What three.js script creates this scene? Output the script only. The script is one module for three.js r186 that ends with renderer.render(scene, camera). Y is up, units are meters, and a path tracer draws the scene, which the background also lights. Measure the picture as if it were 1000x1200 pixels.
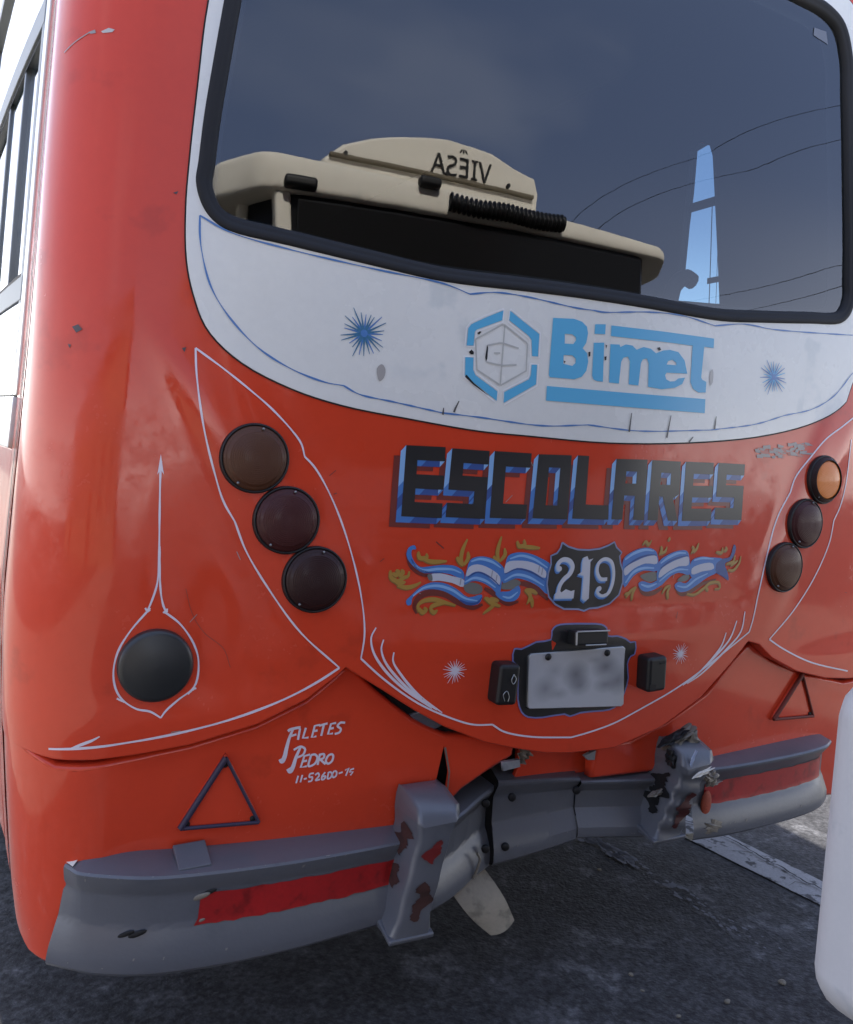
import * as THREE from 'three';
import { FontLoader } from 'three/addons/loaders/FontLoader.js';
import { RoundedBoxGeometry } from 'three/addons/geometries/RoundedBoxGeometry.js';
import { mergeGeometries, toCreasedNormals } from 'three/addons/utils/BufferGeometryUtils.js';

// ------------------------------------------------------------------ camera, sky, sun, exposure
const scene = new THREE.Scene();
const camera = new THREE.PerspectiveCamera(58.11, 853 / 1024, 0.05, 2000);   // 2 atan(600 / 1080)
camera.rotation.order = 'YXZ';
camera.position.set(-1.332, 1.38, 1.7664);
camera.rotation.set(-5 * Math.PI / 180, -27.5 * Math.PI / 180, 3.25 * Math.PI / 180);
scene.add(camera);

const SUN = new THREE.Vector3(-0.068 * Math.cos(0.733), Math.sin(0.733), -Math.cos(0.733)).normalize();
{ // clear noon sky: deep blue overhead, pale haze towards the horizon, thin drifting cirrus, a soft glow round the sun
  const W = 1024, H = 512, d = new Float32Array(W * H * 4);
  const hash = (i, j, k) => { let h = Math.imul(i, 374761393) ^ Math.imul(j, 668265263) ^ Math.imul(k, 2147483647); h = Math.imul(h ^ (h >>> 13), 1274126177); return ((h ^ (h >>> 16)) >>> 0) / 4294967296; };
  const n2 = (x, y, k) => { const i = Math.floor(x), j = Math.floor(y), u = x - i, v = y - j, a = u * u * (3 - 2 * u), b = v * v * (3 - 2 * v); return (hash(i, j, k) * (1 - a) + hash(i + 1, j, k) * a) * (1 - b) + (hash(i, j + 1, k) * (1 - a) + hash(i + 1, j + 1, k) * a) * b; };
  const fbm = (x, y) => { let s = 0, a = 0.5; for (let o = 0; o < 5; o++) { s += a * n2(x, y, o); x *= 2.03; y *= 2.03; a *= 0.5; } return s; };
  const zen = [0.118, 0.166, 0.300], hor = [1.05, 1.05, 1.03];
  for (let r = 0; r < H; r++) for (let c = 0; c < W; c++) {
    const up = ((r + 0.5) / H - 0.5) * Math.PI, az = ((c + 0.5) / W - 0.5) * 2 * Math.PI, y = Math.sin(up), x = Math.cos(up) * Math.cos(az), z = Math.cos(up) * Math.sin(az);
    const e = Math.max(0, up) * 180 / Math.PI, f = Math.exp(-((e / 8.5) ** 2)), cs = x * SUN.x + y * SUN.y + z * SUN.z, glow = 0.30 * Math.exp(-(1 - cs) * 3.5) + 1.6 * Math.exp(-(1 - cs) * 120);
    const k = 1 / (Math.max(y, 0.02) + 0.15), cl0 = fbm(x * k * 1.1 + 7.3, z * k * 1.9 + 2.1), cl = Math.max(0, Math.min(1, (cl0 - 0.50) / 0.22)) * 0.12 * Math.min(1, e / 6), o = (r * W + c) * 4;
    for (let q = 0; q < 3; q++) { let v = zen[q] + (hor[q] - zen[q]) * f; v += glow * [1, 0.96, 0.88][q]; v = v * (1 - cl) + cl * [0.80, 0.82, 0.85][q]; d[o + q] = v * (up < 0 ? Math.max(0.35, 1 + up * 4) : 1); } d[o + 3] = 1;
  }
  const sky = new THREE.DataTexture(d, W, H, THREE.RGBAFormat, THREE.FloatType); sky.mapping = THREE.EquirectangularReflectionMapping; sky.minFilter = sky.magFilter = THREE.LinearFilter; sky.needsUpdate = true;
  scene.background = sky; scene.environment = sky;
}
const sun = new THREE.DirectionalLight(new THREE.Color(1, 0.95, 0.87), 3.2);
sun.position.copy(SUN).multiplyScalar(30); sun.castShadow = true; sun.shadow.radius = 1;
sun.shadow.mapSize.set(2048, 2048);
Object.assign(sun.shadow.camera, { left: -14, right: 14, top: 14, bottom: -14, near: 1, far: 80 });
scene.add(sun);

const renderer = new THREE.WebGLRenderer({ antialias: true });
renderer.setSize(853, 1024);
renderer.toneMapping = THREE.LinearToneMapping;
renderer.toneMappingExposure = 3.8;
renderer.shadowMap.enabled = true;

// ------------------------------------------------------------------ small helpers
let seed = 7;
const rnd = () => { seed = (seed + 0x6d2b79f5) | 0; let t = Math.imul(seed ^ (seed >>> 15), 1 | seed); t = (t + Math.imul(t ^ (t >>> 7), 61 | t)) ^ t; return ((t ^ (t >>> 14)) >>> 0) / 4294967296; };
const rr = (a, b) => a + (b - a) * rnd();
const used = {};
function numbered(n) { const k = used[n] = (used[n] ?? -1) + 1; return k ? n + '_' + String(k).padStart(3, '0') : n; }
function tag(o, label, category, group) { o.userData.label = label; if (category) o.userData.category = category; if (group) o.userData.group = group; return o; }
function struct(o) { o.userData.kind = 'structure'; return o; }
function mesh(name, geo, mat, parent) {
  const m = new THREE.Mesh(geo, mat); m.name = parent === scene ? numbered(name) : name; m.castShadow = m.receiveShadow = true; parent.add(m); return m;
}
function group(name, parent = scene) { const g = new THREE.Group(); g.name = parent === scene ? numbered(name) : name; parent.add(g); return g; }
const C = (hex) => new THREE.Color(hex);
const V = (x, y, z) => new THREE.Vector3(x, y, z);
const pairs = (a) => { const o = []; for (let i = 0; i < a.length; i += 2) o.push([a[i], a[i + 1]]); return o; };
const mirror = (p) => p.map(([s, y]) => [-s, y]).reverse();
function smooth(p, n = 6, closed = false) {                 // Catmull-Rom through 2D points
  const c = new THREE.CatmullRomCurve3(p.map(([a, b]) => V(a, b, 0)), closed, 'centripetal'), k = Math.max(2, Math.round(p.length * n));
  return c.getPoints(k).slice(0, closed ? k : k + 1).map((v) => [v.x, v.y]);
}

// value noise textures, tileable
function noiseField(n, cells, oct, s0) {
  const f = new Float32Array(n * n); let amp = 1, tot = 0, c = cells;
  for (let o = 0; o < oct; o++) {
    const g = new Float32Array(c * c); let sd = s0 + o * 101;
    for (let i = 0; i < g.length; i++) { sd = (Math.imul(sd, 1664525) + 1013904223) | 0; g[i] = ((sd >>> 8) & 0xffff) / 65535; }
    for (let y = 0; y < n; y++) { const fy = y / n * c, iy = Math.floor(fy), ty = fy - iy, wy = ty * ty * (3 - 2 * ty), r0 = (iy % c) * c, r1 = ((iy + 1) % c) * c;
      for (let x = 0; x < n; x++) { const fx = x / n * c, ix = Math.floor(fx), tx = fx - ix, wx = tx * tx * (3 - 2 * tx), a = ix % c, b = (ix + 1) % c;
        f[y * n + x] += amp * ((g[r0 + a] * (1 - wx) + g[r0 + b] * wx) * (1 - wy) + (g[r1 + a] * (1 - wx) + g[r1 + b] * wx) * wy); } }
    tot += amp; amp *= 0.55; c = Math.min(c * 2, n / 2);
  }
  for (let i = 0; i < f.length; i++) f[i] /= tot;
  return f;
}
function dataTex(n, fn, srgb, rep = 1) {
  const d = new Uint8Array(n * n * 4);
  for (let i = 0; i < n * n; i++) { const c = fn(i, i % n, Math.floor(i / n)); d[i * 4] = c[0]; d[i * 4 + 1] = c[1]; d[i * 4 + 2] = c[2]; d[i * 4 + 3] = c[3] ?? 255; }
  const t = new THREE.DataTexture(d, n, n); t.wrapS = t.wrapT = THREE.RepeatWrapping; t.magFilter = THREE.LinearFilter; t.minFilter = THREE.LinearMipmapLinearFilter; t.generateMipmaps = true;
  if (srgb) t.colorSpace = THREE.SRGBColorSpace; t.repeat.set(rep, rep); t.needsUpdate = true; return t;
}
const N1 = noiseField(1024, 5, 8, 11), N2 = noiseField(1024, 24, 6, 77), N3 = noiseField(1024, 160, 3, 303), N4 = noiseField(512, 3, 4, 909);
const cl = (v, a = 0, b = 255) => Math.max(a, Math.min(b, v));
const sm = (a, b, v) => { const t = cl((v - a) / (b - a), 0, 1); return t * t * (3 - 2 * t); };
// paint mottling (white = full colour), roughness and a gentle bump, all on a two-metre tile
const mottle = dataTex(1024, (i) => { let v = 246 + 8 * (N1[i] - 0.5) * 2 + 5 * (N3[i] - 0.5); const g = sm(0.62, 0.78, N2[i]) * sm(0.52, 0.68, N1[i]); v -= 16 * g; return [cl(v), cl(v + 3 * g), cl(v + 5 * g)]; }, true, 0.5);
const paintRough = dataTex(1024, (i) => { const v = 150 + 90 * (N1[i] - 0.5) + 70 * (N2[i] - 0.5); return [v, v, v]; }, false, 0.5);
const panelBump = dataTex(512, (i) => { const v = 255 * N4[i]; return [v, v, v]; }, false, 0.9);
const grime = dataTex(1024, (i) => { let v = 225 + 60 * (N1[i] - 0.5); v -= 55 * sm(0.55, 0.8, N2[i]) * sm(0.4, 0.6, N1[i]); v -= 20 * N3[i]; return [cl(v), cl(v - 2), cl(v - 6)]; }, true, 1);
const grain = dataTex(1024, (i) => { const v = 255 * (0.4 * N3[i] + 0.6 * N2[i]); return [v, v, v]; }, false, 1);

const smear = dataTex(1024, (i) => { const v = 255 * cl(0.18 + 0.55 * sm(0.42, 0.68, N1[i]) * sm(0.3, 0.7, N2[i]) + 0.25 * sm(0.55, 0.8, N3[i]), 0.1, 1); return [v, v, v]; }, false, 0.8);
const ribs = dataTex(256, (i, x, y) => { const v = 128 + 90 * Math.sin(y / 256 * 2 * Math.PI * 16) + 30 * Math.sin(x / 256 * 2 * Math.PI * 40); return [v, v, v]; }, false, 1);
function phys(o) { return new THREE.MeshPhysicalMaterial(o); }
function std(hex, rough = 0.6, metal = 0, extra = {}) { return new THREE.MeshStandardMaterial({ color: C(hex), roughness: rough, metalness: metal, ...extra }); }
const M = {
  orange: phys({ color: new THREE.Color(0.70, 0.062, 0.024), roughness: 0.6, roughnessMap: paintRough, map: mottle, clearcoat: 0.8, clearcoatRoughness: 0.32, clearcoatRoughnessMap: smear, specularIntensity: 0.2, bumpMap: panelBump, bumpScale: 0.0055 }),
  white: phys({ color: new THREE.Color(0.84, 0.84, 0.79), roughness: 0.45, roughnessMap: paintRough, map: mottle, clearcoat: 0.5, clearcoatRoughness: 0.2 }),
  print: phys({ color: 0xffffff, vertexColors: true, roughness: 0.42, clearcoat: 0.5, clearcoatRoughness: 0.18 }),
  rubber: std(0x16171b, 0.7),
  rubberRim: std(0x0d0d0f, 0.7),
  glass: phys({ color: new THREE.Color(0.72, 0.8, 0.84), roughness: 0, transmission: 1, thickness: 0, ior: 1.95 }),
  dark: std(0x0b0b0c, 0.9), lining: std(0x17181b, 0.9), cavity: std(0x09090a, 0.95),
  steel: phys({ color: new THREE.Color(0.115, 0.122, 0.14), roughness: 0.36, map: mottle, bumpMap: grain, bumpScale: 0.0005, clearcoat: 0.38, clearcoatRoughness: 0.3, side: THREE.DoubleSide }),
  steelDark: std(0x1c1d20, 0.6, 0.2, { map: grime }),
  redStripe: phys({ color: new THREE.Color(0.50, 0.012, 0.014), roughness: 0.45, map: grime, clearcoat: 0.3 }),
  primer: std(0x4a2a26, 0.8, 0, { map: grime }),
  chipWhite: std(0xd9d6cc, 0.6), bare: std(0x9a958c, 0.5, 0.3, { map: grime }),
  alu: std(0xb9bec2, 0.35, 0.85), aluDull: std(0x8b9094, 0.5, 0.7),
  lensAmberDark: phys({ color: new THREE.Color(0.085, 0.034, 0.018), roughness: 0.45, specularIntensity: 0.5, clearcoat: 0.1, clearcoatRoughness: 0.12, bumpMap: ribs, bumpScale: 0.0005 }),
  lensRedDark: phys({ color: new THREE.Color(0.055, 0.014, 0.014), roughness: 0.45, specularIntensity: 0.5, clearcoat: 0.1, clearcoatRoughness: 0.1, bumpMap: ribs, bumpScale: 0.0005 }),
  lensBlack: phys({ color: new THREE.Color(0.028, 0.010, 0.010), roughness: 0.45, specularIntensity: 0.5, clearcoat: 0.1, clearcoatRoughness: 0.12, bumpMap: ribs, bumpScale: 0.0005 }),
  lensAmber: phys({ color: new THREE.Color(0.80, 0.22, 0.02), roughness: 0.4, clearcoat: 0.3, clearcoatRoughness: 0.08, bumpMap: ribs, bumpScale: 0.0005 }),
  blackPlastic: std(0x131416, 0.5),
  fogBlack: phys({ color: new THREE.Color(0.016, 0.018, 0.019), roughness: 0.42, clearcoat: 0.35, clearcoatRoughness: 0.3 }),
  truckWhite: phys({ color: new THREE.Color(0.74, 0.73, 0.70), roughness: 0.4, clearcoat: 0.4, clearcoatRoughness: 0.2, map: mottle }),
  truckGlass: phys({ color: new THREE.Color(0.012, 0.012, 0.013), roughness: 0.25, specularIntensity: 0.35 }),
  cream: phys({ color: new THREE.Color(0.80, 0.76, 0.66), roughness: 0.5, map: mottle }),
};

// ------------------------------------------------------------------ the bus body surface
// tables of height: half width of the body, and how far back the middle of the rear wall stands
function table(t) {
  const n = t.length, m = t.map((_, i) => { const a = Math.max(0, i - 1), b = Math.min(n - 1, i + 1); return (t[b][1] - t[a][1]) / (t[b][0] - t[a][0]); });
  return (y) => { y = Math.min(Math.max(y, t[0][0]), t[n - 1][0]); let i = 0; while (i < n - 2 && y >= t[i + 1][0]) i++;
    const h = t[i + 1][0] - t[i][0], u = (y - t[i][0]) / h;
    return (2 * u ** 3 - 3 * u * u + 1) * t[i][1] + (u ** 3 - 2 * u * u + u) * h * m[i] + (-2 * u ** 3 + 3 * u * u) * t[i + 1][1] + (u ** 3 - u * u) * h * m[i + 1]; };
}
const halfW = table([[.2, 1.185], [.45, 1.215], [.9, 1.235], [1.15, 1.222], [1.5, 1.195], [2.1, 1.158], [2.6, 1.12], [2.95, 1.085]]);
const backZ = table([[.2, -.01], [.6, .022], [1.0, .026], [1.35, .016], [1.6, .002], [1.85, -.010], [2.1, -.016], [2.4, -.024], [2.6, -.04], [2.95, -.10]]);
const RC = 0.17, BOW = 0.035, QUARTER = RC * Math.PI / 2;
const sideStart = (y) => halfW(y) - RC + QUARTER;           // arc length at which the flat side begins
function bodyPoint(s, y, target = V(0, 0, 0)) {
  const w = halfW(y), a = w - RC, sg = s < 0 ? -1 : 1, q = Math.abs(s); let x, z;
  if (q <= a) { x = q; z = backZ(y) - BOW * x * x; }
  else if (q <= a + QUARTER) { const t = (q - a) / RC; x = a + RC * Math.sin(t); z = backZ(y) - BOW * x * x - RC * (1 - Math.cos(t)); }
  else { x = w; z = backZ(y) - BOW * x * x - RC - (q - a - QUARTER); }
  return target.set(sg * x, y, z);
}
// shallow pressings in the sheet metal: the crease above the number plate, the raised lamp pods, a dent or two
const g2 = (s, y, cs, cy, ws, wy) => Math.exp(-(((s - cs) / ws) ** 2) - ((y - cy) / wy) ** 2);
function pressing(s, y) {
  const q = Math.abs(s);
  let d = 0.006 * g2(s, y, 0.0, 0.905, 0.42, 0.04) - 0.002 * g2(s, y, 0.1, 0.985, 0.4, 0.016);
  const cx = 0.735 + 0.11 * (y - 1.187) / 0.24 * 1.2;        // axis of the slanted lamp pod
  d += 0.010 * Math.exp(-(((q - cx) / 0.085) ** 4)) * Math.exp(-(((y - 1.187) / 0.30) ** 4));
  d += 0.004 * g2(s, y, -1.02, 1.05, 0.06, 0.12) - 0.004 * g2(s, y, -0.9, 0.98, 0.05, 0.1) + 0.003 * g2(s, y, -0.72, 0.95, 0.04, 0.09);
  d += 0.006 * g2(q, y, 0.95, 0.79, 0.3, 0.05);
  return d;
}
const flat = () => 0;
const tA = V(0, 0, 0), tB = V(0, 0, 0), tN = V(0, 0, 0);
function surfNormal(s, y, press, out) {
  const e = 0.002;
  const P = (a, b, t) => { bodyPoint(a, b, t); return t; };
  tA.copy(P(s + e, y, out)).sub(P(s - e, y, tN)); tB.copy(P(s, y + e, out)).sub(P(s, y - e, tN));
  out.crossVectors(tA, tB).normalize();
  if (press !== flat) {
    const ds = (press(s + e, y) - press(s - e, y)) / (2 * e), dy = (press(s, y + e) - press(s, y - e)) / (2 * e);
    out.addScaledVector(tA.normalize(), -ds).addScaledVector(tB.normalize(), -dy).normalize();
  }
  return out;
}
const onBody = (press = flat) => (s, y, off, p, n) => { surfNormal(s, y, flat, n); bodyPoint(s, y, p); p.addScaledVector(n, off + press(s, y)); if (press !== flat) surfNormal(s, y, press, n); };
// side walls: the body is a little wider further forward than at its rear corners
const splay = (z) => 0.12 * (1 - Math.exp(-Math.max(0, -z - 0.4) / 1.6));
const onLeft = (z, y, off, p, n) => { const e = 0.01, dx = (halfW(y + e) - halfW(y - e)) / (2 * e); n.set(-1, -dx, z < -0.4 ? 0.075 * Math.exp((z + 0.4) / 1.6) : 0).normalize(); p.set(-(halfW(y) + off + splay(z)), y, z); };
const onRight = (z, y, off, p, n) => { const e = 0.01, dx = (halfW(y + e) - halfW(y - e)) / (2 * e); n.set(1, -dx, -z < -0.4 ? 0.075 * Math.exp((-z + 0.4) / 1.6) : 0).normalize(); p.set(halfW(y) + off + splay(-z), y, -z); };
const onGround = (x, z, off, p, n) => { n.set(0, 1, 0); p.set(x, off, -z); };

class Bag {                                                  // triangles of one part
  constructor(map = onBody()) { this.map = map; this.pos = []; this.nor = []; this.uv = []; this.col = []; }
  vert(s, y, off, c) { const p = V(0, 0, 0), n = V(0, 0, 0); this.map(s, y, off, p, n); this.pos.push(p.x, p.y, p.z); this.nor.push(n.x, n.y, n.z); this.uv.push(s, y); if (c) this.col.push(c.r, c.g, c.b); }
  tri(a, b, c, off, color, max) {
    const ab = Math.hypot(a[0] - b[0], a[1] - b[1]), bc = Math.hypot(b[0] - c[0], b[1] - c[1]), ca = Math.hypot(c[0] - a[0], c[1] - a[1]), m = Math.max(ab, bc, ca);
    if (m > max) {
      if (m === ab) { const q = [(a[0] + b[0]) / 2, (a[1] + b[1]) / 2]; this.tri(a, q, c, off, color, max); this.tri(q, b, c, off, color, max); }
      else if (m === bc) { const q = [(b[0] + c[0]) / 2, (b[1] + c[1]) / 2]; this.tri(a, b, q, off, color, max); this.tri(a, q, c, off, color, max); }
      else { const q = [(c[0] + a[0]) / 2, (c[1] + a[1]) / 2]; this.tri(a, b, q, off, color, max); this.tri(q, b, c, off, color, max); }
      return;
    }
    const area = (b[0] - a[0]) * (c[1] - a[1]) - (b[1] - a[1]) * (c[0] - a[0]);
    if (Math.abs(area) < 1e-10) return;
    for (const v of area > 0 ? [a, b, c] : [a, c, b]) this.vert(v[0], v[1], off, typeof color === 'function' ? color(v[0], v[1]) : color);
  }
  fill(outline, holes = [], off = 0, color = null, max = 0.05) {
    const o = outline.map(([a, b]) => new THREE.Vector2(a, b)), h = holes.map((k) => k.map(([a, b]) => new THREE.Vector2(a, b)));
    if (THREE.ShapeUtils.isClockWise(o)) o.reverse(); h.forEach((k) => { if (!THREE.ShapeUtils.isClockWise(k)) k.reverse(); });
    const all = [...o, ...h.flat()].map((v) => [v.x, v.y]);
    for (const [i, j, k] of THREE.ShapeUtils.triangulateShape(o, h)) this.tri(all[i], all[j], all[k], off, color, max);
    return this;
  }
  stroke(pts, width, off = 0, color = null) {                // width in metres, a number or a function of 0..1
    const n = pts.length, L = [], R = []; let len = [0];
    for (let i = 1; i < n; i++) len.push(len[i - 1] + Math.hypot(pts[i][0] - pts[i - 1][0], pts[i][1] - pts[i - 1][1]));
    for (let i = 0; i < n; i++) {
      const a = pts[Math.max(0, i - 1)], b = pts[Math.min(n - 1, i + 1)], dx = b[0] - a[0], dy = b[1] - a[1], l = Math.hypot(dx, dy) || 1, w = (typeof width === 'function' ? width(len[i] / (len[n - 1] || 1)) : width) / 2;
      L.push([pts[i][0] - dy / l * w, pts[i][1] + dx / l * w]); R.push([pts[i][0] + dy / l * w, pts[i][1] - dx / l * w]);
    }
    for (let i = 0; i < n - 1; i++) { this.tri(L[i], R[i], R[i + 1], off, color, 0.06); this.tri(L[i], R[i + 1], L[i + 1], off, color, 0.06); }
    return this;
  }
  // the rolled edge of a sheet: from the face, round the lip, back by thick
  rim(outline, off, thick, lip = 0.003, closed = true, max = 0.03) {
    let o = outline; if (closed && THREE.ShapeUtils.isClockWise(o.map(([a, b]) => new THREE.Vector2(a, b)))) o = [...o].reverse();
    const pts = []; const n0 = o.length;
    for (let i = 0; i < (closed ? n0 : n0 - 1); i++) { const a = o[i], b = o[(i + 1) % n0], k = Math.max(1, Math.ceil(Math.hypot(a[0] - b[0], a[1] - b[1]) / max)); for (let j = 0; j < k; j++) pts.push([a[0] + (b[0] - a[0]) * j / k, a[1] + (b[1] - a[1]) * j / k]); }
    if (!closed) pts.push(o[n0 - 1]);
    const n = pts.length, P = [], Q = [];
    const prof = [[0, 0, 0], [0.7, -0.3, 0.6], [1, -1, 1]].map(([a, b, c]) => [a * lip, off + b * lip, c]); prof.push([lip, off - thick, 1]);
    for (let i = 0; i < n; i++) {
      const a = pts[closed ? (i + n - 1) % n : Math.max(0, i - 1)], b = pts[closed ? (i + 1) % n : Math.min(n - 1, i + 1)], dx = b[0] - a[0], dy = b[1] - a[1], l = Math.hypot(dx, dy) || 1, ox = dy / l, oy = -dx / l;
      const row = [];
      for (const [out, h, k] of prof) {
        const p = V(0, 0, 0), nn = V(0, 0, 0), q = V(0, 0, 0), t = V(0, 0, 0);
        this.map(pts[i][0] + ox * out, pts[i][1] + oy * out, h, p, nn); this.map(pts[i][0] + ox * (out + 0.004), pts[i][1] + oy * (out + 0.004), h, q, t);
        const dir = q.sub(p).normalize(); row.push([p, nn.clone().multiplyScalar(1 - k).addScaledVector(dir, k).normalize()]);
      }
      P.push(row);
    }
    for (let i = 0; i < (closed ? n : n - 1); i++) { const A = P[i], B = P[(i + 1) % n];
      for (let k = 0; k < prof.length - 1; k++) for (const [v, m] of [[A[k], i], [A[k + 1], i], [B[k + 1], i + 1], [A[k], i], [B[k + 1], i + 1], [B[k], i + 1]]) {
        this.pos.push(v[0].x, v[0].y, v[0].z); this.nor.push(v[1].x, v[1].y, v[1].z); this.uv.push(...pts[m % n]); } }
    return this;
  }
  geo() {
    const g = new THREE.BufferGeometry(); g.setAttribute('position', new THREE.Float32BufferAttribute(this.pos, 3)); g.setAttribute('normal', new THREE.Float32BufferAttribute(this.nor, 3)); g.setAttribute('uv', new THREE.Float32BufferAttribute(this.uv, 2));
    if (this.col.length) g.setAttribute('color', new THREE.Float32BufferAttribute(this.col, 3)); return g;
  }
  add(name, mat, parent) { return mesh(name, this.geo(), mat, parent); }
}
const circle = (cx, cy, rx, ry = rx, n = 40) => Array.from({ length: n }, (_, i) => [cx + rx * Math.cos(i / n * 2 * Math.PI), cy + ry * Math.sin(i / n * 2 * Math.PI)]);
// place an object on the body at (s, y) with its +z along the surface normal
function seat(o, s, y, off = 0, roll = 0) {
  const p = V(0, 0, 0), n = V(0, 0, 0); onBody(pressing)(s, y, off, p, n);
  const x = V(0, 1, 0).cross(n).normalize(), u = n.clone().cross(x);
  o.quaternion.setFromRotationMatrix(new THREE.Matrix4().makeBasis(x, u, n)); o.rotateZ(roll); o.position.copy(p); return o;
}
function merged(list) { const k = list.map((g) => { const q = g.index ? g.toNonIndexed() : g; for (const a of Object.keys(q.attributes)) if (!['position', 'normal', 'uv'].includes(a)) q.deleteAttribute(a); return q; }); return mergeGeometries(k); }
function box(w, h, d, r, x = 0, y = 0, z = 0, rot) { const g = new RoundedBoxGeometry(w, h, d, 2, Math.min(r, w / 2.01, h / 2.01, d / 2.01)); if (rot) g.applyMatrix4(new THREE.Matrix4().makeRotationFromEuler(new THREE.Euler(...rot))); g.translate(x, y, z); return g; }
function tube(pts, r, seg = 24, rad = 8, closed = false) { return new THREE.TubeGeometry(new THREE.CatmullRomCurve3(pts, closed, 'centripetal'), seg, r, rad, closed); }

// ------------------------------------------------------------------ ground
const asphaltMap = dataTex(2048, (i, x, y) => {
  const j = ((y >> 1) * 1024) + (x >> 1), a = N3[j], b = N2[j], c = N1[j];
  const h = Math.imul(i ^ 0x5bd1e995, 0x27d4eb2d) >>> 0, f = ((h ^ (h >>> 15)) & 1023) / 1023;
  let v = 54 + 66 * (a - 0.5) + 34 * (b - 0.5) + 34 * (c - 0.5); if (f > 0.985) v += 56 * f; if (f < 0.05) v -= 26;
  v += 26 * sm(0.6, 0.72, b) * sm(0.45, 0.6, c);
  return [cl(v), cl(v), cl(v + 3)];
}, true, 0.5);
const asphaltBump = dataTex(1024, (i) => { const v = 255 * cl(0.55 * N3[i] + 0.45 * N2[i], 0, 1); return [v, v, v]; }, false, 0.9);
const concreteMap = dataTex(1024, (i) => { const f = ((Math.imul(i + 17, 0x9e3779b1) >>> 12) & 1023) / 1023; const v = 136 + 50 * (N3[i] - 0.5) + 44 * (N2[i] - 0.5) + 22 * (N1[i] - 0.5) - (f > 0.96 ? 34 : 0); return [cl(v), cl(v - 4), cl(v - 15)]; }, true, 0.9);
function sheet(name, x0, z0, x1, z1, y, mat, n = 1) {
  const g = new THREE.PlaneGeometry(x1 - x0, z1 - z0, n, n); g.rotateX(-Math.PI / 2); g.translate((x0 + x1) / 2, y, (z0 + z1) / 2);
  const p = g.attributes.position, uv = g.attributes.uv; for (let i = 0; i < p.count; i++) uv.setXY(i, p.getX(i), -p.getZ(i));
  return mesh(name, g, mat, scene);
}
const asphalt = struct(sheet('asphalt_road', -400, -400, 400, 400, 0, std(0xffffff, 0.92, 0, { map: asphaltMap, bumpMap: asphaltBump, bumpScale: 0.004 }), 4));
const concrete = std(0xffffff, 0.95, 0, { map: concreteMap, bumpMap: asphaltBump, bumpScale: 0.003 });
for (const side of [1, -1]) {                                 // paler pavement either side of the lane, its edge broken
  const b = new Bag(onGround), edge = []; for (let z = -30; z <= 30; z += 0.06) edge.push([(side > 0 ? 2.6 : -2.3) + 0.014 * Math.sin(z * 5.1) + 0.012 * Math.sin(z * 13.7 + 1) + rr(-0.008, 0.008), z]);
  for (let i = 0; i < edge.length - 1; i++) { const p = edge[i], q = edge[i + 1], o = side * 6.5; b.tri(p, q, [o, q[1]], 0.004, null, 50); b.tri(p, [o, q[1]], [o, p[1]], 0.004, null, 50); }
  struct(b.add('concrete_pavement', concrete, scene));
}

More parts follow.
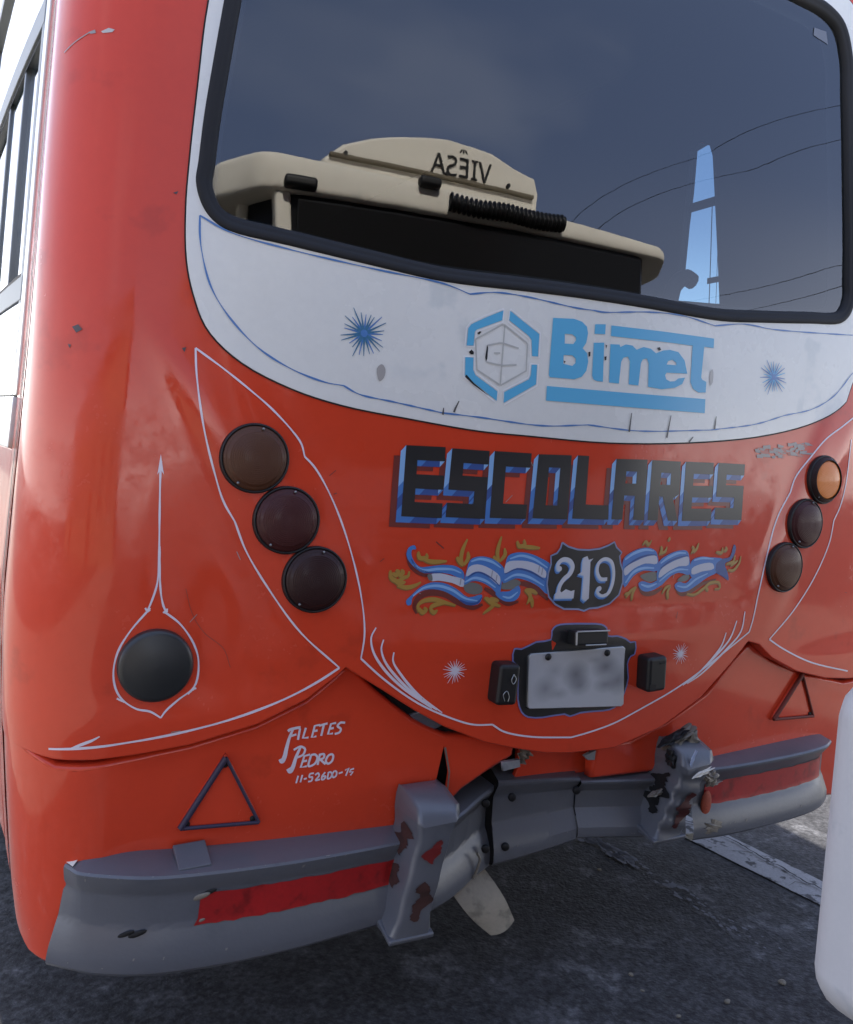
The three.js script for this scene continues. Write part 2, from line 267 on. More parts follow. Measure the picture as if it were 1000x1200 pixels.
// painted line on the road, worn and cracked
{
  const lineMap = dataTex(1024, (i, x, y) => { const w = sm(0.56, 0.7, N2[i]) * sm(0.4, 0.6, N1[i]); let v = 142 + 26 * (N1[i] - 0.5) + 26 * (N3[i] - 0.5) - 84 * w; return [cl(v), cl(v), cl(v + 3)]; }, true, 1.3);
  const b = new Bag(onGround), edge = [];
  const q = pairs([0.9958,-0.5272,1.0528,-0.0533,1.1909,-0.1544,1.1514,-0.5498]).map(([x, z]) => [x, -z]);
  const dl = [q[1][0] - q[0][0], q[1][1] - q[0][1]], dr = [q[2][0] - q[3][0], q[2][1] - q[3][1]];
  const at = (p, d, k) => [p[0] + d[0] * k, p[1] + d[1] * k], Lp = [], Rp = [];
  for (let k = -9; k <= 4.01; k += 0.1) { Lp.push(at(at(q[0], dl, k), [0.002 * Math.sin(k * 31) + 0.001 * Math.sin(k * 77), 0], 1)); Rp.push(at(at(q[3], dr, k), [0.002 * Math.sin(k * 23 + 1) + 0.001 * Math.cos(k * 61), 0], 1)); }
  for (let i = 0; i < Lp.length - 1; i++) { b.tri(Lp[i], Rp[i], Rp[i + 1], 0.004, null, 0.5); b.tri(Lp[i], Rp[i + 1], Lp[i + 1], 0.004, null, 0.5); }
  const line = mesh('road_line', b.geo(), std(0xffffff, 0.85, 0, { map: lineMap }), scene); struct(line);
  const ck = new Bag(onGround), cp = []; let wob = 0;
  for (let k = -1.2; k <= 1.6; k += 0.03) { wob = cl(wob + rr(-0.05, 0.05), -0.32, 0.32); const a = at(q[0], dl, k), c = at(q[3], dr, k); cp.push([a[0] + (c[0] - a[0]) * (0.5 + wob), a[1] + (c[1] - a[1]) * (0.5 + wob)]); }
  ck.stroke(cp, (t) => 0.0035 + 0.004 * Math.abs(Math.sin(t * 40)), 0.010);
  for (const i of [14, 33, 52, 70]) ck.stroke([cp[i], [cp[i][0] - 0.03, cp[i][1] + rr(0.02, 0.05)], [cp[i][0] - 0.075, cp[i][1] + rr(-0.03, 0.05)]], (t) => 0.004 * (1.1 - t), 0.0065);
  const cr = ck.add('crack', std(0x26262a, 0.95), line); line.userData.label = 'worn white painted road line with a crack along it';
  // an old, almost worn away line
  const w = new Bag(onGround), c0 = pairs([0.6489,-0.6833,0.6801,-0.5159,0.6945,-0.269,0.6926,-0.0894,0.715,0.0672]).map(([x, z]) => [x, -z]);
  for (let i = 0; i < 110; i++) { const t = rnd() ** 1.4, k = Math.min(3, Math.floor(t * 4)), u = t * 4 - k, x = c0[k][0] + (c0[k + 1][0] - c0[k][0]) * u + rr(-0.03, 0.03), y = c0[k][1] + (c0[k + 1][1] - c0[k][1]) * u + rr(-0.03, 0.03), r = rr(0.004, 0.02) * (1.2 - t);
    w.fill(Array.from({ length: 9 }, (_, j) => { const a = j / 9 * 6.283, q = r * rr(0.45, 1.2); return [x + q * Math.cos(a) * 0.8, y + q * Math.sin(a) * 1.6]; }), [], 0.005); }
  struct(w.add('worn_road_line', std(0x74757d, 0.92), scene));
}

// ------------------------------------------------------------------ the bus
const bus = group('school_bus');
tag(bus, 'orange school bus seen from behind with hand painted ornaments and a dented grey bumper', 'bus');
const SKIN = onBody(pressing);

// rear skin: orange sheet from the roof down to the curved seam
const seamL = pairs([-1.2247,0.7345,-1.1568,0.7262,-1.0839,0.7272,-1.01,0.7313,-0.9075,0.7428,-0.7766,0.7739,-0.6715,0.8197,-0.6142,0.8612,-0.5908,0.8817]);
const lidL = pairs([-0.5908,0.8817,-0.5612,0.8634,-0.5047,0.8282,-0.4185,0.7724,-0.3464,0.7312,-0.242,0.6853,-0.1526,0.6596,-0.0694,0.64,0.0058,0.6315]);
const lidR = pairs([0.0058,0.6315,0.1361,0.6296,0.2839,0.6666,0.414,0.7354,0.5096,0.8169,0.5673,0.8731]);
const seamR = mirror(seamL);
const sEnd = (y) => sideStart(y) + 0.035;
const windowOuter = (() => {                                 // opening of the rear window, lower left corner measured, mirrored to the right
  const low = pairs([-0.9,2.0215,-0.9104,1.9426,-0.9177,1.864,-0.9215,1.8253,-0.9093,1.7842,-0.8895,1.7598,-0.8598,1.7446,-0.7381,1.7316,-0.5562,1.7144,-0.3984,1.702,-0.1834,1.7055,-0.0718,1.7071]);
  const left = [[-0.871, 2.22], [-0.85, 2.36], [-0.838, 2.45], [-0.80, 2.535], [-0.74, 2.566], [-0.62, 2.578], [-0.3, 2.588]].reverse().concat(low);
  return smooth(left.concat(mirror(left)), 5, true);
})();
const cx0 = windowOuter.reduce((a, p) => a + p[0], 0) / windowOuter.length, cy0 = 2.13;
function inset(poly, d) {                                    // offset a polygon inwards (negative: outwards)
  const n = poly.length, cw = THREE.ShapeUtils.isClockWise(poly.map(([a, b]) => new THREE.Vector2(a, b))) ? -1 : 1;
  return poly.map((p, i) => { const a = poly[(i + n - 1) % n], b = poly[(i + 1) % n], dx = b[0] - a[0], dy = b[1] - a[1], l = Math.hypot(dx, dy) || 1; return [p[0] - dy / l * d * cw, p[1] + dx / l * d * cw]; });
}
{
  const top = [[-sEnd(2.0), 2.0], [-sEnd(2.4), 2.4], [-sEnd(2.95), 2.95]].reverse();
  const bottom = [...seamL, ...lidL.slice(1), ...lidR.slice(1), ...seamR.slice(1)];
  const yl = seamL[0][1];
  const out = [[-sEnd(2.95), 2.95], [-sEnd(2.4), 2.4], [-sEnd(2.0), 2.0], [-sEnd(1.5), 1.5], [-sEnd(1.1), 1.1], [-sEnd(0.9), 0.9], [-sEnd(yl), yl + 0.01], ...bottom, [sEnd(yl), yl + 0.01], [sEnd(0.9), 0.9], [sEnd(1.1), 1.1], [sEnd(1.5), 1.5], [sEnd(2.0), 2.0], [sEnd(2.4), 2.4], [sEnd(2.95), 2.95]];
  const b = new Bag(SKIN); b.fill(out, [inset(windowOuter, 0.01)], 0, null, 0.022); b.rim(bottom, 0, 0.035, 0.004, false); b.rim([[-sEnd(2.95), 2.95], [-sEnd(2.0), 2.0], [-sEnd(1.1), 1.1], [-sEnd(yl), yl + 0.01]], 0, 0.03, 0.004, false); b.rim([[sEnd(yl), yl + 0.01], [sEnd(1.1), 1.1], [sEnd(2.0), 2.0], [sEnd(2.95), 2.95]], 0, 0.03, 0.004, false);
  b.add('rear_body_panel', M.orange, bus);
}
// white surround of the rear window
const whiteLow = pairs([-0.9075,2.1616,-0.9139,2.1121,-0.9232,2.0013,-0.9338,1.8724,-0.9392,1.7718,-0.9355,1.675,-0.9214,1.6125,-0.8944,1.5507,-0.8342,1.4971,-0.7307,1.4516,-0.6223,1.4246,-0.4688,1.4056,-0.3032,1.3889,-0.17,1.3842,0.052,1.3788,0.311,1.3903,0.5729,1.4197,0.7688,1.4639,0.873,1.5076,0.9352,1.5523]);
{
  const L = smooth(whiteLow, 4), low = L.filter((p) => p[0] < 0.92);
  const out = [...[[-0.5, 2.665], [-0.74, 2.65], [-0.85, 2.59], [-0.885, 2.46], [-0.897, 2.3]], ...low, [0.940, 1.60], [0.947, 1.68], [0.946, 1.78], [0.938, 1.95], [0.917, 2.12], [0.900, 2.3], [0.888, 2.46], [0.853, 2.59], [0.74, 2.65], [0.5, 2.665]];
  const b = new Bag(SKIN); b.fill(out, [inset(windowOuter, 0.008)], 0.003, null, 0.022); b.rim(out, 0.003, 0.006, 0.001);
  const w = b.add('window_surround', M.white, bus); w.userData.label = 'white painted band round the rear window';
  const e = new Bag(SKIN); e.stroke([...out, out[0]], 0.008, 0.0018); e.add('black_edging', M.rubberRim, w);
}
// rear window: rubber, glass
{
  const n = windowOuter.length, prof = [[-0.003, 0.002], [-0.0015, 0.006], [0.003, 0.008], [0.009, 0.008], [0.014, 0.0065], [0.017, 0.0045], [0.021, 0.005], [0.027, 0.002], [0.030, -0.004], [0.032, -0.012]];
  const b = new Bag(SKIN), ring = prof.map(([d, h]) => [inset(windowOuter, d), h]);
  const rows = ring.map(([poly, h], k) => poly.map((p) => { const q = V(0, 0, 0), nn = V(0, 0, 0); SKIN(p[0], p[1], h, q, nn); return q; }));
  const g = new THREE.BufferGeometry(), pos = [], uv = [], idx = [];
  rows.forEach((r, k) => r.forEach((q, i) => { pos.push(q.x, q.y, q.z); uv.push(i * 0.03, k * 0.02); }));
  const ccw = !THREE.ShapeUtils.isClockWise(windowOuter.map(([a, c]) => new THREE.Vector2(a, c)));
  for (let k = 0; k < rows.length - 1; k++) for (let i = 0; i < n; i++) { const a = k * n + i, c = k * n + (i + 1) % n, d = a + n, e = c + n; ccw ? idx.push(a, c, e, a, e, d) : idx.push(a, e, c, a, d, e); }
  g.setAttribute('position', new THREE.Float32BufferAttribute(pos, 3)); g.setAttribute('uv', new THREE.Float32BufferAttribute(uv, 2)); g.setIndex(idx); g.computeVertexNormals();
  const win = mesh('rear_window', new Bag(onBody()).fill(inset(windowOuter, 0.028), [], -0.008, null, 0.06).geo(), M.glass, bus);
  mesh('rubber_seal', g, M.rubber, win);
  const lip = new Bag(SKIN); const broken = [];              // frayed sealant beads along the left and lower edge of the rubber
  for (let i = 0; i < n; i++) { const p = windowOuter[i]; if (p[0] < -0.82 && p[1] < 2.3 && rnd() > 0.3) { const q = windowOuter[(i + 1) % n], t = rr(0.2, 0.9); lip.stroke([p, [p[0] + (q[0] - p[0]) * t, p[1] + (q[1] - p[1]) * t]], rr(0.002, 0.005), 0.0045); } }
  lip.add('sealant', M.rubberRim, win).userData.kind = 'stuff';
  const st = new Bag(onBody()); const s0 = pairs([0.6889,2.5014,0.7377,2.5032,0.7466,2.4718,0.6866,2.4808]); st.fill(s0, [], -0.0065); st.add('sticker', std(0x6f7684, 0.6), win);
}

// ------------------------------------------------------------------ lower body: two skirts and the pushed-in middle
const bottomY = 0.29;
{
  const off = -0.032, base = onBody(), SK = (s, y, o, p, n) => base(s, y, o + 0.030 * sm(0.97, 1.12, Math.abs(s)), p, n);   // the skirt runs flush into the corners
  const topL = [[-(sideStart(0.74) + 0.03), seamL[0][1] + 0.008], [seamL[0][0] - 0.012, seamL[0][1] - 0.002]].concat(pairs([-1.1582,0.701,-1.0791,0.702,-0.9926,0.7047,-0.8994,0.7172,-0.766,0.7485,-0.6589,0.7948,-0.6045,0.8373,-0.5769,0.8615,-0.5548,0.8471,-0.5132,0.8085,-0.4623,0.7663,-0.4189,0.7335,-0.3793,0.7102,-0.3303,0.6876,-0.2103,0.6693,-0.146,0.6563]));
  const s1 = topL[topL.length - 1][0], sl = (y) => -(sideStart(y) + 0.03);
  const tear = pairs([-0.329,0.6713,-0.3126,0.6067,-0.3155,0.5659,-0.327,0.5488,-0.3455,0.5594,-0.3391,0.6098]);
  const out = [[sl(0.7), topL[0][1]], ...topL, ...pairs([-0.1484,0.6314,-0.211,0.6029,-0.2756,0.5671,-0.3205,0.5272]), [-0.42, 0.44], [-0.5, 0.40], [-0.6, 0.36], [-1.0, 0.31], ...pairs([-1.1809,0.2928,-1.2242,0.2964]), [sl(0.36), 0.36], [sl(0.5), 0.5]];
  const b = new Bag(SK); b.fill(out, [tear], off, null, 0.03); b.rim(out, off, 0.03, 0.012); b.rim([...tear].reverse(), off, 0.006, 0.001);
  const L = b.add('skirt_panel', M.orange, bus); L.userData.label = 'left orange skirt panel, torn near its right end';
  const t = new Bag(SK); t.stroke(pairs([-0.3276,0.6679,-0.3116,0.6073,-0.3122,0.5663,-0.3299,0.5459,-0.352,0.5487]), (u) => 0.005 - 0.002 * u, -0.028); t.add('torn_edge', M.bare, L);
  // a soft pressed crest runs below the seam
  const topR = pairs([0.1157,0.6098,0.2191,0.6158,0.3354,0.6509,0.4728,0.7184,0.5645,0.8047,0.6192,0.8458,0.7017,0.7941,0.8477,0.7398,1.0313,0.6995]).concat([[-seamL[0][0] + 0.012, seamL[0][1] - 0.002], [sideStart(0.74) + 0.03, seamL[0][1] + 0.008]]);
  const sr = sideStart(0.6) + 0.03, outR = [...topR, [sr, topR[topR.length - 1][1] - 0.01], [sr, 0.36], [1.0, 0.36], [0.52, 0.42], [0.40, 0.535], [topR[0][0] - 0.005, 0.545]];
  const r = new Bag(SK); r.fill(outR, [], off, null, 0.03); r.rim(outR, off, 0.03, 0.012); r.add('skirt_panel', M.orange, bus).userData.label = 'right orange skirt panel below the engine lid';
  const mid = new Bag(SK), om = pairs([-0.0987,0.6503,0.1187,0.6312,0.1177,0.5546,0.1198,0.52,-0.1007,0.5336,-0.0901,0.5695]); mid.fill(om, [], -0.075, null, 0.03); mid.rim(om, -0.075, 0.012, 0.004); mid.add('valance', M.orange, bus);
  // crumpled bare metal where the panels were torn apart
  const cr = new Bag((s, y, o, p, n) => { SK(s, y, o + 0.014 * Math.sin(s * 300 + y * 170) * Math.sin(y * 210), p, n); n.x += 0.5 * Math.sin(s * 300); n.y += 0.5 * Math.cos(y * 210); n.normalize(); });
  cr.fill(pairs([-0.1233,0.647,-0.0969,0.6483,-0.0869,0.6216,-0.0971,0.6036,-0.1207,0.5978,-0.128,0.6221]), [], -0.035, null, 0.006); cr.add('crumpled_metal', M.bare, bus);
  const br = new Bag(SK), ob = pairs([-0.4113,0.7465,-0.3884,0.7504,-0.3236,0.7188,-0.3681,0.7049]); br.fill(ob, [], -0.042, null, 0.02); br.rim(ob, -0.042, 0.02, 0.003); br.add('lid_hinge', std(0x7c8596, 0.45, 0.1, { map: grime }), bus);
  const wb = new Bag(SK), ow = pairs([-0.174,0.6161,-0.1292,0.6172,-0.1252,0.6019,-0.1697,0.5967]); wb.fill(ow, [], -0.02, null, 0.02); wb.rim(ow, -0.02, 0.01, 0.002); wb.add('bumper_bracket', std(0xaab0ba, 0.5, 0.2, { map: grime }), bus);
  const wc = new Bag(SK), oc = pairs([0.073,0.6,0.1035,0.6097,0.1036,0.5875,0.0848,0.5898]); wc.fill(oc, [], -0.03, null, 0.02); wc.rim(oc, -0.03, 0.01, 0.002); wc.add('bumper_bracket', std(0xaab0ba, 0.5, 0.2, { map: grime }), bus);
  // dark structure behind the gaps
  const cav = new Bag(SK); cav.fill([[-1.2, 1.0], [1.2, 1.0], [1.2, 0.36], [-1.2, 0.36]], [], -0.16, null, 0.1); cav.add('inner_frame', M.cavity, bus);
}

// ------------------------------------------------------------------ roof, floor, walls, lining (the body behind the rear wall)
{
  const LEN = 8.6;
  const roof = new THREE.ExtrudeGeometry((() => { const s = new THREE.Shape(); s.moveTo(-1.13, 2.945); s.lineTo(-1.08, 3.03); s.quadraticCurveTo(-0.8, 3.12, 0, 3.13); s.quadraticCurveTo(0.8, 3.12, 1.08, 3.03); s.lineTo(1.13, 2.945); return s; })(), { depth: LEN - 0.2, bevelEnabled: true, bevelSize: 0.03, bevelThickness: 0.06, bevelSegments: 3, curveSegments: 10 });
  roof.translate(0, 0, -LEN); mesh('roof', roof, M.orange, bus);
  mesh('ceiling', box(2.24, 0.03, LEN - 0.06, 0.01, 0, 2.90, -LEN / 2 - 0.02), M.lining, bus);
  mesh('floor', box(2.3, 0.12, LEN - 0.2, 0.02, 0, 0.62, -LEN / 2 - 0.1), M.dark, bus);
  mesh('bulkhead', box(2.34, 2.4, 0.08, 0.02, 0, 1.8, -LEN), M.lining, bus);
  // inside of the rear wall under the window, and the side linings
  const inner = new Bag(onBody()); inner.fill([[-0.99, 2.92], [-0.99, 0.66], [0.99, 0.66], [0.99, 2.92]], [inset(windowOuter, 0.045)], -0.05, null, 0.08); inner.add('lining', M.lining, bus);
  // right side wall with the one clear pane at the back
  const pane = pairs([2.3392,-0.9978,2.4901,-0.9833,2.4982,-0.9265,2.478,-0.8808,2.4374,-0.8634,2.2941,-0.847,1.9054,-0.8026,1.9475,-1.0706,2.0575,-1.0353,2.2252,-1.017]).map(([y, z]) => [-z, y]);
  const rw = new Bag(onRight); rw.fill([[0.3, 0.45], [LEN, 0.45], [LEN, 2.95], [0.3, 2.95]], [pane], -0.002, null, 0.3); rw.add('side_wall', M.orange, bus);
  const rl = new Bag(onRight); rl.fill([[0.25, 0.66], [LEN, 0.66], [LEN, 2.94], [0.25, 2.94]], [inset(pane, -0.004)], -0.034, null, 0.3); rl.rim([...pane].reverse(), -0.001, 0.035, 0.002); rl.add('lining', M.lining, bus);
  const pw = mesh('side_window', new Bag(onRight).fill(inset(pane, -0.006), [], -0.014, null, 0.2).geo(), phys({ color: new THREE.Color(0.18, 0.29, 0.40), roughness: 0, transmission: 1, thickness: 0, ior: 1.5 }), bus);
  const bars = new Bag(onRight); bars.stroke([[0.72, 2.285], [1.12, 2.285]], 0.034, -0.010); bars.stroke([[0.885, 1.88], [0.885, 2.27]], 0.005, -0.010); bars.stroke([[0.848, 1.88], [0.848, 2.27]], 0.003, -0.010); bars.stroke([[0.70, 2.0], [0.9, 2.0]], 0.022, -0.010); bars.add('window_bar', M.dark, pw);
}
// left side: red corner strip, white post, sliding window with aluminium frame, white and red panels below
{
  const LS = onLeft, LEN = 8.6, zc = -0.29, z0 = -0.425, z1 = -0.475;
  const ch = new Bag(LS); ch.fill([[z0, 0.40], [zc, 0.40], [zc, 2.95], [z0, 2.95]], [], -0.001, null, 0.2); ch.rim([[z0, 2.95], [z0, 0.40]], -0.001, 0.02, 0.002, false); ch.add('corner_strip', M.orange, bus);
  const gr = new Bag(LS); gr.stroke([[-0.335, 2.95], [-0.335, 0.7]], 0.02, 0.0005); gr.add('seam', M.cavity, bus);
  const wp = new Bag(LS), o = [[z0 - 0.002, 1.41], [z0 - 0.002, 2.93], [z1, 2.93], [z1, 1.41]]; wp.fill(o, [], 0.003, null, 0.2); wp.rim(o, 0.003, 0.03, 0.003); wp.add('window_post', M.white, bus);
  const belt = new Bag(LS), ob = [[-0.445, 1.295], [-0.445, 1.402], [-LEN, 1.402], [-LEN, 1.295]]; belt.fill(ob, [], 0.006, null, 0.3); belt.rim(ob, 0.006, 0.02, 0.003); belt.add('belt_panel', M.white, bus);
  const sill = new Bag(LS), os = [[z1, 1.41], [z1, 1.61], [-LEN, 1.61], [-LEN, 1.41]]; sill.fill(os, [], 0.004, null, 0.3); sill.rim(os, 0.004, 0.02, 0.003); sill.add('sill_panel', M.white, bus);
  const low = new Bag(LS), ol = [[-0.44, 0.40], [-0.44, 1.288], [-LEN, 1.288], [-LEN, 0.40]]; low.fill(ol, [], -0.004, null, 0.3); low.rim(ol, -0.004, 0.02, 0.004); low.add('side_panel', M.orange, bus);
  const hd = new Bag(LS), oh = [[z1, 2.86], [z1, 2.94], [-LEN, 2.94], [-LEN, 2.86]]; hd.fill(oh, [], 0.004, null, 0.3); hd.rim(oh, 0.004, 0.02, 0.003); hd.add('header_panel', M.white, bus);
  const glassS = phys({ color: new THREE.Color(0.09, 0.115, 0.12), roughness: 0.03, ior: 1.9, clearcoat: 1, clearcoatRoughness: 0.0 }), glassG = phys({ color: new THREE.Color(0.085, 0.125, 0.115), roughness: 0.06, clearcoat: 1, clearcoatRoughness: 0.02 });
  for (const [a, b2] of [[z1 - 0.012, -2.45], [-2.52, -4.35], [-4.42, -6.25], [-6.32, -8.2]]) {
    const f = group('side_window', bus), g = new Bag(LS); g.fill([[b2, 1.62], [a, 1.62], [a, 2.86], [b2, 2.86]], [], -0.014, null, 0.25); g.add('pane', glassS, f);
    const gg = new Bag(LS); gg.fill([[a - 0.64, 1.68], [a - 0.33, 1.68], [a - 0.33, 2.215], [a - 0.64, 2.215]], [], -0.009, null, 0.2); gg.add('sliding_pane', glassG, f);
    const fr = new Bag(LS); for (const [p, q, w, h] of [[[a - 0.012, 1.61], [a - 0.012, 2.87], 0.03, 0.003], [[b2, 1.61], [b2, 2.87], 0.035, 0.003], [[b2, 2.245], [a, 2.245], 0.055, 0.004], [[b2, 1.645], [a, 1.645], 0.05, 0.004], [[b2, 2.82], [a, 2.82], 0.07, 0.004], [[a - 0.66, 1.66], [a - 0.66, 2.22], 0.03, -0.003], [[a - 0.325, 1.66], [a - 0.325, 2.22], 0.018, -0.003]]) {
      const dx = q[0] - p[0], dy = q[1] - p[1], l = Math.hypot(dx, dy), nx = -dy / l * w / 2, ny = dx / l * w / 2, poly = [[p[0] + nx, p[1] + ny], [q[0] + nx, q[1] + ny], [q[0] - nx, q[1] - ny], [p[0] - nx, p[1] - ny]]; fr.fill(poly, [], h, null, 0.25); fr.rim(poly, h, 0.02, 0.002, true, 0.15); }
    fr.add('frame', M.aluDull, f);
    const dk = new Bag(LS); dk.stroke([[b2, 2.212], [a, 2.212]], 0.016, -0.002); dk.stroke([[b2, 1.677], [a, 1.677]], 0.016, -0.002); dk.stroke([[a - 0.03, 1.67], [a - 0.03, 2.21]], 0.012, -0.002); dk.add('gasket', M.rubberRim, f);
  }
  const ll = new Bag(LS); ll.fill([[-LEN, 0.66], [-0.25, 0.66], [-0.25, 2.94], [-LEN, 2.94]], [], -0.034, null, 0.3); ll.add('lining', M.lining, bus);
}
// rear axle
for (const sx of [-1, 1]) {
  const w = group('wheel', bus); w.position.set(sx * 0.86, 0.46, -2.3);
  const ty = new THREE.LatheGeometry([[0.27, -0.26], [0.40, -0.27], [0.455, -0.22], [0.46, -0.03], [0.43, 0], [0.46, 0.03], [0.455, 0.22], [0.40, 0.27], [0.27, 0.26]].map(([a, b]) => new THREE.Vector2(a, b)), 36); ty.rotateZ(Math.PI / 2); mesh('tyre', ty, M.rubber, w);
  const rim = new THREE.LatheGeometry([[0, 0.1], [0.12, 0.12], [0.14, 0.2], [0.25, 0.22], [0.275, 0.26], [0.275, -0.26], [0.25, -0.22], [0.14, -0.2], [0, -0.1]].map(([a, b]) => new THREE.Vector2(a, b)), 28); rim.rotateZ(Math.PI / 2); mesh('rim', rim, M.aluDull, w);
}
mesh('axle', tube([V(-0.8, 0.46, -2.3), V(0.8, 0.46, -2.3)], 0.07), M.dark, bus);
mesh('chassis_rail', merged([box(0.09, 0.2, 8, 0.02, -0.42, 0.5, -4.3), box(0.09, 0.2, 8, 0.02, 0.42, 0.5, -4.3)]), M.dark, bus);
// something dark and curved stands inside, behind the glass
mesh('grab_rail', tube(pairs([0.5846,1.6412,0.6022,1.7667,0.6158,1.8325,0.6388,1.8738,0.6709,1.8958,0.7031,1.8868]).map(([x, y], i) => V(x, y, -0.45)), 0.025, 40, 10), M.dark, bus);
// ------------------------------------------------------------------ hand painted ornaments
const col = { pin: new THREE.Color(0.74, 0.68, 0.76), white: new THREE.Color(0.72, 0.73, 0.76), black: new THREE.Color(0.012, 0.012, 0.013), sky: new THREE.Color(0.10, 0.44, 0.70), line: new THREE.Color(0.07, 0.20, 0.48), b1: new THREE.Color(0.055, 0.19, 0.52), b2: new THREE.Color(0.028, 0.075, 0.27), b3: new THREE.Color(0.24, 0.45, 0.75), gold: new THREE.Color(0.40, 0.23, 0.04), goldD: new THREE.Color(0.26, 0.13, 0.03), shade: new THREE.Color(0.16, 0.020, 0.014), grey: new THREE.Color(0.15, 0.15, 0.14), ribbon: new THREE.Color(0.52, 0.54, 0.62), teal: new THREE.Color(0.045, 0.17, 0.30) };
const T0 = 0.0012, TS = 0.0005;                               // paint layers stand this far off the sheet
const taper = (w) => (t) => w * (0.35 + 0.65 * Math.sin(Math.PI * Math.min(1, Math.max(0, 0.08 + t * 0.9))));
const ring = (p, w, off, c, bag) => bag.stroke([...p, p[0]], w, off, c);
{
  let b = new Bag(SKIN); const W = 0.0042;
  const line = (a, w = W, n = 5) => b.stroke(smooth(pairs(a), n), typeof w === 'number' ? (t) => w * (0.85 + 0.3 * Math.sin(t * 23) * 0.5) : w, T0, col.pin);
  // left corner panel
  line([-0.9178,1.5128,-0.9151,1.4612,-0.9001,1.3645,-0.8749,1.2718,-0.8571,1.2208,-0.8343,1.1827]); line([-0.8343,1.1827,-0.8106,1.1255,-0.7633,1.0497,-0.6941,0.9585,-0.6057,0.8789]);
  line([-0.9178,1.5128,-0.8669,1.4796,-0.806,1.4362,-0.7695,1.4085,-0.7286,1.3703,-0.7047,1.3408,-0.6968,1.3154]); line([-0.6968,1.3154,-0.6745,1.2938,-0.6399,1.2392,-0.6035,1.1587,-0.5685,1.0459,-0.5543,0.9528,-0.5591,0.8963]);
  line([-0.6057,0.8789,-0.6546,0.8492,-0.7256,0.8181,-0.8289,0.7869,-0.9442,0.7649,-1.0387,0.7541,-1.0995,0.7494,-1.1656,0.7436], 0.0055); line([-1.1253,0.7472,-1.1027,0.7577,-1.0878,0.7642,-1.0745,0.7719], taper(0.006));
  b.add('pinstripe', M.print, bus).userData.label = 'pale pinstripes round the left lamps and along the seam'; b = new Bag(SKIN);
  // round the lower left lamp
  line([-0.9764,1.2959,-0.9774,1.2701,-0.9769,1.1826,-0.9764,1.101,-0.9785,1.0616,-0.99,1.0224,-0.9959,1.0093]); line([-0.9757,1.1337,-0.972,1.0517,-0.9664,1.0218,-0.9596,1.0051]);
  line([-0.9899,1.0158,-1.026,0.9708,-1.0465,0.9322,-1.0532,0.8931,-1.0477,0.8598,-1.0349,0.8391,-1.0095,0.8207,-0.9841,0.8139,-0.9646,0.8006]); line([-0.9644,1.0085,-0.9317,0.9809,-0.9044,0.9394,-0.8951,0.9051,-0.9017,0.8577,-0.9335,0.8324,-0.9554,0.8135,-0.9646,0.8006]);
  line([-1.0458,0.8431,-1.0395,0.8394,-1.0317,0.8355], 0.004); line([-0.8983,0.8541,-0.9047,0.851,-0.9143,0.8431], 0.004); line([-0.9992,1.016,-0.9944,1.0093,-0.9898,1.0125], 0.004); line([-0.9582,1.0133,-0.9596,1.0051,-0.966,1.0069], 0.004);
  b.fill(pairs([-0.9775,1.3088,-0.9711,1.2703,-0.9768,1.2798,-0.9828,1.2699]), [], T0 + TS, col.pin);
  b.add('pinstripe', M.print, bus).userData.label = 'pale teardrop pinstripe round the lower left lamp';
}
{
  const b = new Bag(SKIN), W = 0.0042, line = (a, w = W, n = 5) => b.stroke(smooth(pairs(a), n), w, T0, col.pin);
  line([-0.5591,0.8963,-0.5018,0.8467,-0.4174,0.7876,-0.3303,0.7455,-0.2744,0.7265,-0.2249,0.7219]); line([-0.2249,0.7219,-0.1936,0.7027,-0.1219,0.6832,-0.0008,0.6685]); line([-0.0008,0.6685,0.0519,0.6757,0.1287,0.6916,0.207,0.7189]); line([0.207,0.7189,0.3157,0.76,0.4285,0.8162,0.5645,0.8965]);
  line([0.5645,0.8965,0.5735,0.9307,0.5871,1.011,0.6103,1.1024,0.6443,1.2011,0.6893,1.2707]); line([0.6893,1.2707,0.7066,1.3104,0.7582,1.3654,0.8193,1.4195,0.8916,1.4585,0.94,1.4851]);
  const wh = [[-0.5276,0.9609,-0.5382,0.9412,-0.5328,0.9115,-0.5072,0.8731,-0.4565,0.8248,-0.3832,0.7733], [-0.5086,0.9343,-0.5135,0.9161,-0.5041,0.8878,-0.4677,0.8444,-0.4183,0.8011,-0.3703,0.7684], [-0.4832,0.9052,-0.4842,0.8866,-0.4622,0.8535,-0.4165,0.8048,-0.3571,0.7615], [0.5416,0.953,0.5318,0.8984,0.4862,0.8531,0.4038,0.7931,0.3583,0.772], [0.5154,0.9291,0.4928,0.8778,0.4223,0.8166,0.3662,0.7804], [0.4809,0.8991,0.4665,0.8613,0.3916,0.7941,0.3439,0.7688]];
  wh.forEach((a) => line(a, taper(0.006)));
  b.add('pinstripe', M.print, bus).userData.label = 'pale pinstripes round the engine lid';
  let r = new Bag(SKIN); const rl = (a) => r.stroke(smooth(pairs(a), 5), W, T0, col.pin), done = () => { r.add('pinstripe', M.print, bus).userData.label = 'pale pinstripe on the right corner panel'; r = new Bag(SKIN); };
  rl([0.9366,1.4246,0.9314,1.3108,0.9117,1.2378,0.8856,1.1942]); rl([0.8856,1.1942,0.8732,1.1338,0.821,1.0384,0.7424,0.9456,0.6512,0.8701]); rl([0.6512,0.8701,0.7104,0.8399,0.825,0.7948,1.0061,0.7518]);
  done();
}
